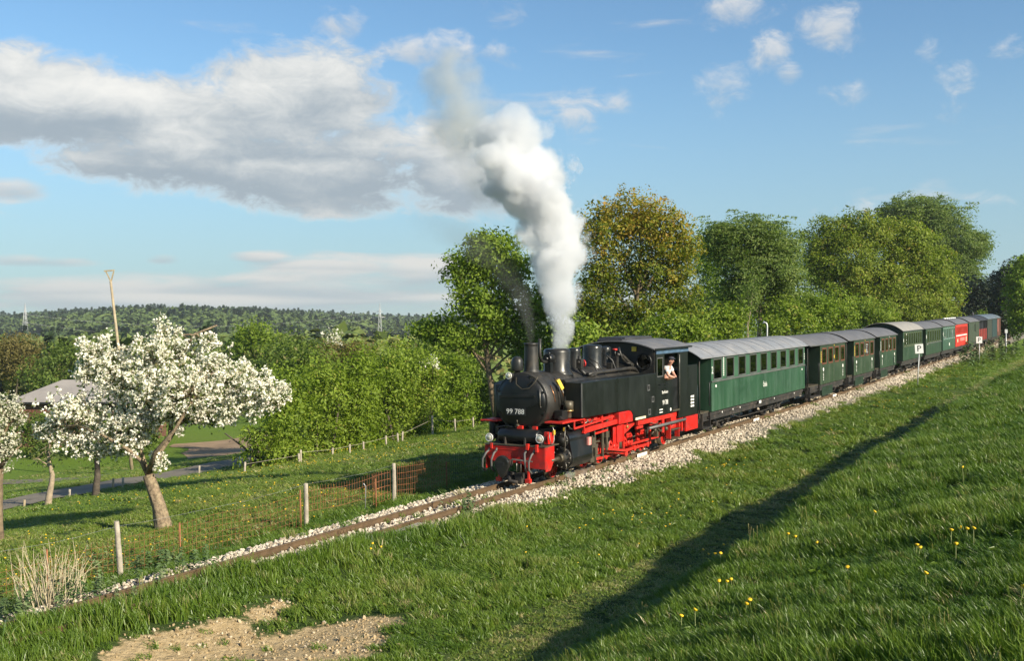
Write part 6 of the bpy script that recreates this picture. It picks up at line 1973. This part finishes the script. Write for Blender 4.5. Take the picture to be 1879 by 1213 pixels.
# ------------------------------------------------------------------ dandelions and dry stalks
fl_m = MB()
fl_m.lathe((0, 0, 0), (0, 0, 1), [(-.012, .006), (-.004, .014), (.006, .021), (.012, .019), (.014, .008), (.015, .001)], 12)
fl_m = fl_m.mesh('flower_head', M['petal'])
FL = [('in the small patch between the rail and the bare sand', [(676, 1016), (685, 1012), (697, 1014)]),
      ('standing alone in the verge right of the near rail', [(967, 973)]),
      ('in the pair at the bottom of the bank', [(1250, 1150), (1276, 1150)]),
      ('in the low clump in the middle of the bank', [(1320, 1090), (1333, 1088), (1345, 1082)]),
      ('in the loose bunch on the edge of the shaded path', [(1290, 1022), (1300, 1028), (1312, 1034), (1322, 1040), (1330, 1008)]),
      ('in the pair above the shaded path edge', [(1447, 1003), (1459, 1003)]),
      ('standing alone near the middle of the bank crest', [(1503, 1008)]),
      ('in the pair halfway along the bank', [(1680, 1017), (1684, 1024)]),
      ('in the tallest group on the right of the bank', [(1745, 1000), (1754, 1020), (1757, 985), (1775, 990), (1787, 998)]),
      ('cut close to the right edge of the bank', [(1868, 1122)]),
      ('high up the bank towards the train', [(1490, 905), (1600, 960), (1768, 878)]),
      ('low in the grass right of the low clump', [(1366, 1128), (1380, 1120)]),
      ('half hidden in the deep grass of the lower bank', [(1560, 1062), (1700, 1080)])]
ORD = [[''], ['left', 'right'], ['left', 'middle', 'right'], [], ['leftmost', 'second', 'middle', 'fourth', 'rightmost']]
FL = [(px, py, (ORD[len(q) - 1][i] + ' yellow dandelion ' + w_).strip()) for w_, q in FL for i, (px, py) in enumerate(q)]
for k, (px, py, lab) in enumerate(FL):
    rr_ = np.random.default_rng(900 + k)
    x, y = hit(px, py + 14)
    s_ = y / 2000
    h = rr_.uniform(.15, .23) if y < 14 else rr_.uniform(.2, .28)
    e = empty('dandelion', (x, y, gz(x, y)), rr_.uniform(0, 6.28))
    tag(e, lab, 'flower', 'dandelions on the embankment')
    lx = rr_.uniform(-.05, .05)
    MB().tube([(0, 0, 0), (lx * .4, 0, h * .5), (lx, 0, h)], [.004, .0035, .003], 5, False).build('stem', M['stem'], e)
    q = link(bpy.data.objects.new('flower_head', fl_m), e); q.location = (lx, 0, h + .01); q.rotation_euler = (rr_.uniform(-.6, .6), rr_.uniform(-.6, .6), 0)
    q.scale = (1.15, 1.15, 1.1)

x, y = hit(95, 1112)
e = empty('dry_grass_clump', (x, y, gz(x, y))); tag(e, 'clump of tall dry pale stalks at the left beside the ballast', 'dry plant')
rr_ = np.random.default_rng(77)
mb = MB()
for k in range(95):
    a = rr_.uniform(0, 6.28); d_ = rr_.uniform(0, .38) ** 1.0; h = rr_.uniform(.45, 1.05); tl = rr_.uniform(.05, .45)
    p0 = Vector((math.cos(a) * d_ * 1.3, math.sin(a) * d_, -.03)); dr_ = Vector((math.cos(a) * tl + rr_.normal(0, .1), math.sin(a) * tl, 1)).normalized()
    p1 = p0 + dr_ * h * .6; p2 = p0 + dr_ * h + Vector((rr_.normal(0, .06), 0, -.03))
    mb.tube([p0, p1, p2], [.006, .005, .002], 4, False)
    if rr_.random() < .5:
        mb.tube([p1, p1 + Vector((rr_.normal(0, .15), rr_.normal(0, .1), rr_.uniform(.1, .25)))], [.004, .002], 4, False)
mb.build('stalks', M['drystalk'], e, kind='stuff')

# ------------------------------------------------------------------ grass
def blade_proto(seed, nb, spread, lean, w, curl=.35, tips=.0):
    r = np.random.default_rng(seed)
    V = []; F = []; T = []
    for _ in range(nb):
        a = r.uniform(0, 6.28); d_ = spread * math.sqrt(r.random())
        b0 = np.array([math.cos(a) * d_, math.sin(a) * d_, -.06])
        h = r.uniform(.45, 1.05); an = r.uniform(0, 6.28)
        dirv = np.array([math.cos(an) * curl * r.uniform(.2, 1.2) - lean * r.uniform(.4, 1.4), math.sin(an) * curl * r.uniform(.2, 1.2) + lean * .3, 0])
        ang = r.uniform(0, 3.14); sd = np.array([math.cos(ang), math.sin(ang), 0]) * w * r.uniform(.7, 1.3)
        o = len(V)
        for t, k in ((0, 1), (.4, .95), (.75, .65)):
            p = b0 + np.array([0, 0, h * t]) + dirv * h * t * t
            V += [p - sd * k, p + sd * k]
        V.append(b0 + np.array([0, 0, h * (1 - .12 * np.linalg.norm(dirv))]) + dirv * h)
        F += [(o, o + 1, o + 3), (o, o + 3, o + 2), (o + 2, o + 3, o + 5), (o + 2, o + 5, o + 4), (o + 4, o + 5, o + 6)]
        T += [np.clip(r.normal(.5, .22), 0, 1)] * 7
    return np.array(V), np.array(F), np.array(T)


GP = [blade_proto(s, 36, .42, .28, .024) for s in (1, 2, 3, 4)] + [blade_proto(s, 30, .4, .42, .02, .25) for s in (5, 6)] + [blade_proto(s, 34, 1.2, .3, .06, .9) for s in (7, 8)]



def rosette(seed):
    r = np.random.default_rng(seed); V = []; F = []; T = []
    for k in range(11):
        a = r.uniform(0, 6.28); ln = r.uniform(.6, 1.1); w_ = ln * .13; up_ = r.uniform(.3, .9)
        d_ = np.array([math.cos(a), math.sin(a), 0]); s_ = np.array([-d_[1], d_[0], 0]); o = len(V)
        V += [d_ * .05, d_ * ln * .5 + s_ * w_ + [0, 0, up_ * .8], d_ * ln + [0, 0, up_ * .75], d_ * ln * .5 - s_ * w_ + [0, 0, up_ * .8]]
        F += [(o, o + 1, o + 2), (o, o + 2, o + 3)]; T += [r.uniform(.4, .9)] * 4
    return np.array(V), np.array(F), np.array(T)


def stems(seed):
    r = np.random.default_rng(seed); V = []; F = []; T = []
    for k in range(4):
        b0 = r.normal(0, .25, 3) * [1, 1, 0]; d_ = np.array([r.normal(-.12, .15), r.normal(0, .12), r.uniform(.8, 1.1)]); o = len(V)
        for s_ in (np.array([.009, 0, 0]), np.array([0, .009, 0])):
            V += [b0 - s_, b0 + s_, b0 + d_ * .85 + s_ * .6, b0 + d_ * .85 - s_ * .6, b0 + d_ + s_ * 1.6, b0 + d_ - s_ * 1.6]
            F += [(o, o + 1, o + 2), (o, o + 2, o + 3), (o + 3, o + 2, o + 4), (o + 3, o + 4, o + 5)]; o = len(V)
        T += [.5] * 12
    return np.array(V), np.array(F), np.array(T)


GP += [rosette(31), rosette(32), stems(33), stems(34)]


def grass_points(bands, az0, az1, seed):
    r = np.random.default_rng(seed)
    P = []
    for (r0, r1, rho, k) in bands:
        n = int((az1 - az0) / 2 * (r1 ** 2 - r0 ** 2) * rho)
        rr = np.sqrt(r.uniform(r0 ** 2, r1 ** 2, n)); az = r.uniform(az0, az1, n)
        P.append(np.stack([np.sin(az) * rr, np.cos(az) * rr, np.full(n, k)], -1))
    return np.vstack(P), r


P, r = grass_points([(2.6, 7, 260, 1.0), (7, 11, 170, 1.05), (11, 16, 105, 1.15), (16, 24, 60, 1.35), (24, 36, 27, 1.8), (36, 62, 9, 2.7), (62, 125, 2.6, 4.2)], -.56, .56, 17)
x, y, wk = P.T
X, Y = to_XY(x, y)
ed = grass_edge(X, Y, x, y)
sd = sandness(x, y)
l1 = lump(x, y, .55, 1.0); l2 = lump(x, y, 1.6, 2.0); l3 = lump(x, y, 5.0, 3.0)
n = len(x)
u = r.random(n)
bank = Y < -6.75
path = (Y > -6.8) & (Y < -5.25)
verge = (Y >= -5.25) & (Y < ed)
trk = (Y >= ed) & (Y < 1.65 + l1 * .15)
farv = (Y >= 1.6) & (Y < 3.5)
mead = (Y >= 3.5) & (Y < 60)
h = np.zeros(n); tint = np.zeros(n); pid = r.integers(0, 4, n)
hb = .125 + .07 * l1 + .06 * l2
h = np.where(bank, np.clip(hb + .05 * (Y < -8.3), .05, .34), h); tint = np.where(bank, .49 + .13 * l2 + .1 * l1, tint)
pid = np.where(bank & (u < .45), r.integers(4, 6, n), pid)
h = np.where(path, .045 + .02 * l1, h); tint = np.where(path, .82 + .1 * l1 + .16 * (X > 22) * (np.abs(Y + 6.0) < .55), tint); pid = np.where(path, r.integers(6, 8, n), pid)
hv = .13 + .06 * l1 + .05 * l2
edge_tall = np.exp(-((Y - ed + .45) / .5) ** 2) * sstep(-X, 2, 8)
h = np.where(verge, np.clip(hv + .25 * edge_tall, .05, .5), h); tint = np.where(verge, .58 + .14 * l2 + .1 * l1, tint)
rl = verge & (Y > -1.15) & (X < -7); h = np.where(rl, np.maximum(h, .27 + .06 * l1), h)
sp = verge & (Y > ed - .8) & (X > -4); tint = np.where(sp, tint + .12, tint)
h = np.where(farv, .16 + .07 * l1, h); tint = np.where(farv, .48 + .15 * l1, tint)
h = np.where(mead, .1 + .025 * l2, h); tint = np.where(mead, .71 + .06 * l3 + .05 * l2, tint); pid = np.where(mead & (u < .5), r.integers(6, 8, n), pid)
h = np.where(trk, .12 + .1 * r.random(n), h); tint = np.where(trk, .55, tint)
keep = np.where(trk, (u < .018) | ((X < -4.2) & (X > -7.5) & (Y < .2) & (Y > -.9) & (u < .07)), True)
keep &= np.where(sd > .42, u < .02, np.where(sd > .25, u < .35, True))
h = np.where(sd > .2, h * .6, h)
keep &= h > .015
for q in lane_pts[:11]:
    pass
lx_, ly_ = np.array([p_[0] for p_ in lane_pts]), np.array([p_[1] for p_ in lane_pts])
keep &= ~((Y > 20.5) & (np.abs(Y - 23.3) < 1.45) & (x < -.22 * y))
keep &= ~((Y > 38) & (x > -.32 * y))
u2 = r.random(n)
ros = (bank | verge) & (u2 < .035) & (wk < 1.9); stm = (bank | verge) & (u2 > .984) & (wk < 1.9)
pid = np.where(ros, r.integers(8, 10, n), np.where(stm, r.integers(10, 12, n), pid))
tint = np.where(ros, tint + .12, np.where(stm, .9, tint)); h = np.where(ros, .11, np.where(stm, h * 1.25 + .03, h))
dry = r.random(n) < .03
tint = np.where(dry, .93, tint) + r.normal(0, .055, n)
x, y, wk, h, tint, pid = x[keep], y[keep], wk[keep], h[keep], tint[keep], pid[keep]
n = len(x)
hs = h * r.uniform(.75, 1.3, n) * np.where(wk > 2.5, 1.15, 1.0)
ws = np.where(pid >= 6, .075, .2) * wk * r.uniform(.8, 1.25, n)
ws = np.where(pid < 6, np.maximum(ws, hs * .75), np.where(pid >= 8, hs * 1.1, ws))
rot = np.stack([r.normal(0, .1, n), r.normal(0, .1, n), r.uniform(-1.1, 1.1, n)], -1)
scatter('grass', GP, np.stack([x, y, ground(x, y) - sandness(x, y) * .05 - .005], -1), rot, np.stack([ws, ws, hs], -1), pid, np.clip(tint, 0, 1), M['grass'], 'grass of the bank, verge and meadow')

# flowers far out in the meadow: too many to count
nf = 2600
r = np.random.default_rng(5)
Xf = np.concatenate([r.uniform(-16, 30, nf), r.uniform(-8, 60, 500)]); Yf = np.concatenate([r.uniform(3.2, 20, nf), r.uniform(-5, -2.4, 500)])
x, y = to_xy(Xf, Yf)
kp = (lump(x, y, 2.6, 9.0) + r.normal(0, .35, len(x))) > .25
x, y = x[kp], y[kp]
fp = MB().ball((0, 0, 0), 1, 6, 3, (1, 1, .5))
fv = np.array(fp.v); ff = np.array([t for q in fp.f for t in ((q[0], q[1], q[2]), (q[0], q[2], q[3]))])
s_ = r.uniform(.014, .026, len(x))
scatter('meadow_flowers', [(fv, ff, np.zeros(len(fv)))], np.stack([x, y, ground(x, y) + r.uniform(.1, .18, len(x))], -1), r.uniform(-.4, .4, (len(x), 3)), s_, np.zeros(len(x), int), np.zeros(len(x)), M['petal'], 'small yellow flowers dotted over the meadow')

# nettles and herbs between the grass and the ballast on the left
r = np.random.default_rng(8)
V = []; F = []; o = 0
for k in range(3):
    C = []; O = []
    for lv in range(7):
        for q in range(4):
            a = q * math.pi / 2 + lv * .8; rd = .22 * (1 - lv / 9)
            C.append((math.cos(a) * rd * .6, math.sin(a) * rd * .6, .15 + lv * .13)); O.append((math.cos(a) * .4, math.sin(a) * .4, .9))
    pass
pr = []
for k in range(3):
    rr_ = np.random.default_rng(60 + k)
    C = np.array(C) if not isinstance(C, np.ndarray) else C
    V, F = leaf_quads(C + rr_.normal(0, .02, C.shape), np.array(O), .13, rr_, up=.6, wid=.42)
    F = np.concatenate([F[:, [0, 1, 2]], F[:, [0, 2, 3]]])
    pr.append((V, F, np.repeat(rr_.random(len(C)), 4)))
pts = []
for (px, py, sx_, sy_, m_) in ((260, 1050, 70, 22, 34), (150, 1110, 70, 25, 26), (30, 1140, 40, 20, 14), (1100, 885, 60, 20, 10), (855, 940, 25, 8, 8), (330, 1040, 50, 14, 14), (1830, 650, 40, 16, 30), (1790, 668, 30, 10, 14)):
    for _ in range(m_):
        pts.append(hit(px + r.normal(0, sx_ * .6), py + r.normal(0, sy_ * .6)))
pts = np.array(pts); n = len(pts)
wm_ = inst_leaf('herb_leaves', [(0, (.05, .085, .03)), (.6, (.1, .15, .055)), (1, (.17, .2, .1))])
big = np.where(pts[:, 1] > 60, 1.3, .34)
scatter('nettles', pr, np.stack([pts[:, 0], pts[:, 1], ground(pts[:, 0], pts[:, 1])], -1), np.stack([r.normal(0, .15, n), r.normal(0, .15, n), r.uniform(0, 6.28, n)], -1), big * r.uniform(.7, 1.3, n), r.integers(0, 3, n), r.random(n), wm_, 'nettles and broad leaved herbs at the edge of the ballast')

# ------------------------------------------------------------------ steam and smoke
def plume(name, label, depth, lobes, voxel, disp, material, kind='stuff', seed=1, dscale=.8):
    r = np.random.default_rng(seed)
    s = depth / 2000
    mb = MB()
    for q in lobes:
        px, py, rx, ry = q[:4]
        dd = q[4] if len(q) > 4 else r.uniform(-.25, .25) * rx * s
        c_ = ray_at(px, py, depth + dd)
        mb.ball(c_, 1.0, 16, 10, (rx * s, (rx + ry) * .5 * s, ry * s))
    o = mb.build(name + '_tmp', M['whitep'])
    rm = o.modifiers.new('r', 'REMESH'); rm.mode = 'VOXEL'; rm.voxel_size = voxel
    for k, (sz, st) in enumerate(((dscale, disp), (dscale * .42, disp * .7), (dscale * .17, disp * .42))):
        tx_ = bpy.data.textures.new(name + str(k), 'CLOUDS'); tx_.noise_scale = sz; tx_.noise_depth = 2
        dm = o.modifiers.new('d', 'DISPLACE'); dm.texture = tx_; dm.strength = st; dm.mid_level = .5; dm.texture_coords = 'GLOBAL'
    rm2 = o.modifiers.new('r2', 'REMESH'); rm2.mode = 'VOXEL'; rm2.voxel_size = voxel
    dg = bpy.context.evaluated_depsgraph_get()
    me = bpy.data.meshes.new_from_object(o.evaluated_get(dg))
    bpy.data.objects.remove(o)
    me.materials.clear(); me.materials.append(material); me.name = name
    q = link(bpy.data.objects.new(name, me)); tag(q, label, None, None, kind)
    return q




def plume_hull(name, label, depth, stops, material, grow=1.22):
    """closed skin loosely round the plume; the material gives the steam its shape inside"""
    sc = depth / 2000; mb = MB()
    st = sorted(stops)[::-1]
    pts = [ray_at(px, py, depth) for py, px, r in st]
    rs = [r * sc * grow + .05 for py, px, r in st]
    n = 20; vs = []; fs = []
    for p, r in zip(pts, rs):
        for k in range(n):
            a = 2 * math.pi * k / n
            vs.append(p + Vector((math.cos(a) * r, math.sin(a) * r, 0)))
    for i in range(len(pts) - 1):
        for k in range(n): fs.append((i * n + k, i * n + (k + 1) % n, (i + 1) * n + (k + 1) % n, (i + 1) * n + k))
    fs += [tuple(range(n))[::-1], tuple(range((len(pts) - 1) * n, len(pts) * n))]
    mb.add(vs, fs, True)
    q = mb.build(name, material); tag(q, label, None, None, 'stuff')
    return q


SD = 29.4
ST1 = [(642, 1029, 17), (600, 1030, 28), (555, 1031, 40), (510, 1024, 52), (475, 1022, 60), (440, 1010, 62), (405, 1000, 72), (370, 985, 82), (335, 968, 92), (300, 950, 94), (265, 938, 86), (232, 936, 70), (210, 942, 50), (188, 948, 24)]
plume_hull('steam_plume', 'thick white steam rising from the locomotive safety valves', SD, ST1,
           steam_mat('steam', 5.5, (.9, .905, .915), SD, ST1, .36, .95, fade=[.45, .5, .55, .6, .7, .8, .9, 1, .95, .75, .55, .4, .28, .15]))
ST2 = [(425, 925, 20), (390, 905, 52), (350, 885, 78), (305, 862, 90), (255, 848, 92), (205, 838, 84), (160, 834, 72), (120, 832, 58), (85, 834, 26)]
plume_hull('drifting_steam', 'thin greyish steam drifting away to the upper left of the plume', SD + 2.3, ST2,
           steam_mat('thin_steam', 1.7, (.76, .775, .77), SD + 2.3, ST2, .9, 1.1, puff=.6, fade=[0, .1, .25, .4, .65, .9, 1, 1, .5]))
ST3 = [(632, 974, 9), (600, 971, 14), (570, 964, 22), (535, 950, 34), (500, 925, 52), (470, 890, 70), (440, 850, 80), (405, 805, 76), (375, 770, 50)]
plume_hull('chimney_smoke', 'faint dark smoke drifting from the chimney across the oak', SD - 1.0, ST3,
           steam_mat('dark_smoke', 1.0, (.3, .3, .28), SD - 1.0, ST3, .9, .7, puff=.8, aniso=0, fade=[1, .95, .62, .42, .3, .24, .2, .16, 0]))
sm4, _t4, _p4 = base_mat('cylinder_steam'); sm4.node_tree.nodes.remove(_p4)
_v4 = _t4.new('ShaderNodeVolumePrincipled'); _v4.inputs['Color'].default_value = (.97, .97, .98, 1)
_t4.put(_v4.inputs['Density'], _t4.mul(_t4.step(_t4.noise(_t4.new('ShaderNodeNewGeometry').outputs['Position'], 4, 4), .4, .65), 1.6))
_t4.l.new(_v4.outputs[0], sm4.node_tree.nodes['Material Output'].inputs['Volume'])
plume('cylinder_steam', 'wisp of steam blowing from the cylinder cocks above the near rail', 26.9, [(1048, 872, 16, 5), (1066, 868, 13, 6), (1086, 858, 9, 7)], .05, .14, sm4, seed=5, dscale=.25)

# ------------------------------------------------------------------ the air over the valley
hz_ = MB().box(-9500, 9500, -9500, 14500, -140, 60).mesh('haze', M['whitep'])
hm = bpy.data.materials.new('haze'); hm.use_nodes = True
ht = NT(hm.node_tree); ht.n.remove(hm.node_tree.nodes['Principled BSDF'])
hv = ht.new('ShaderNodeVolumePrincipled')
hv.inputs['Color'].default_value = (.86, .92, 1.0, 1)
hv.inputs['Density'].default_value = .00013
hv.inputs['Anisotropy'].default_value = .2
ht.l.new(hv.outputs[0], hm.node_tree.nodes['Material Output'].inputs['Volume'])
hz_.materials.clear(); hz_.materials.append(hm)
ho = link(bpy.data.objects.new('haze', hz_)); ho['kind'] = 'stuff'; ho['label'] = 'pale evening haze in the air over the valley'
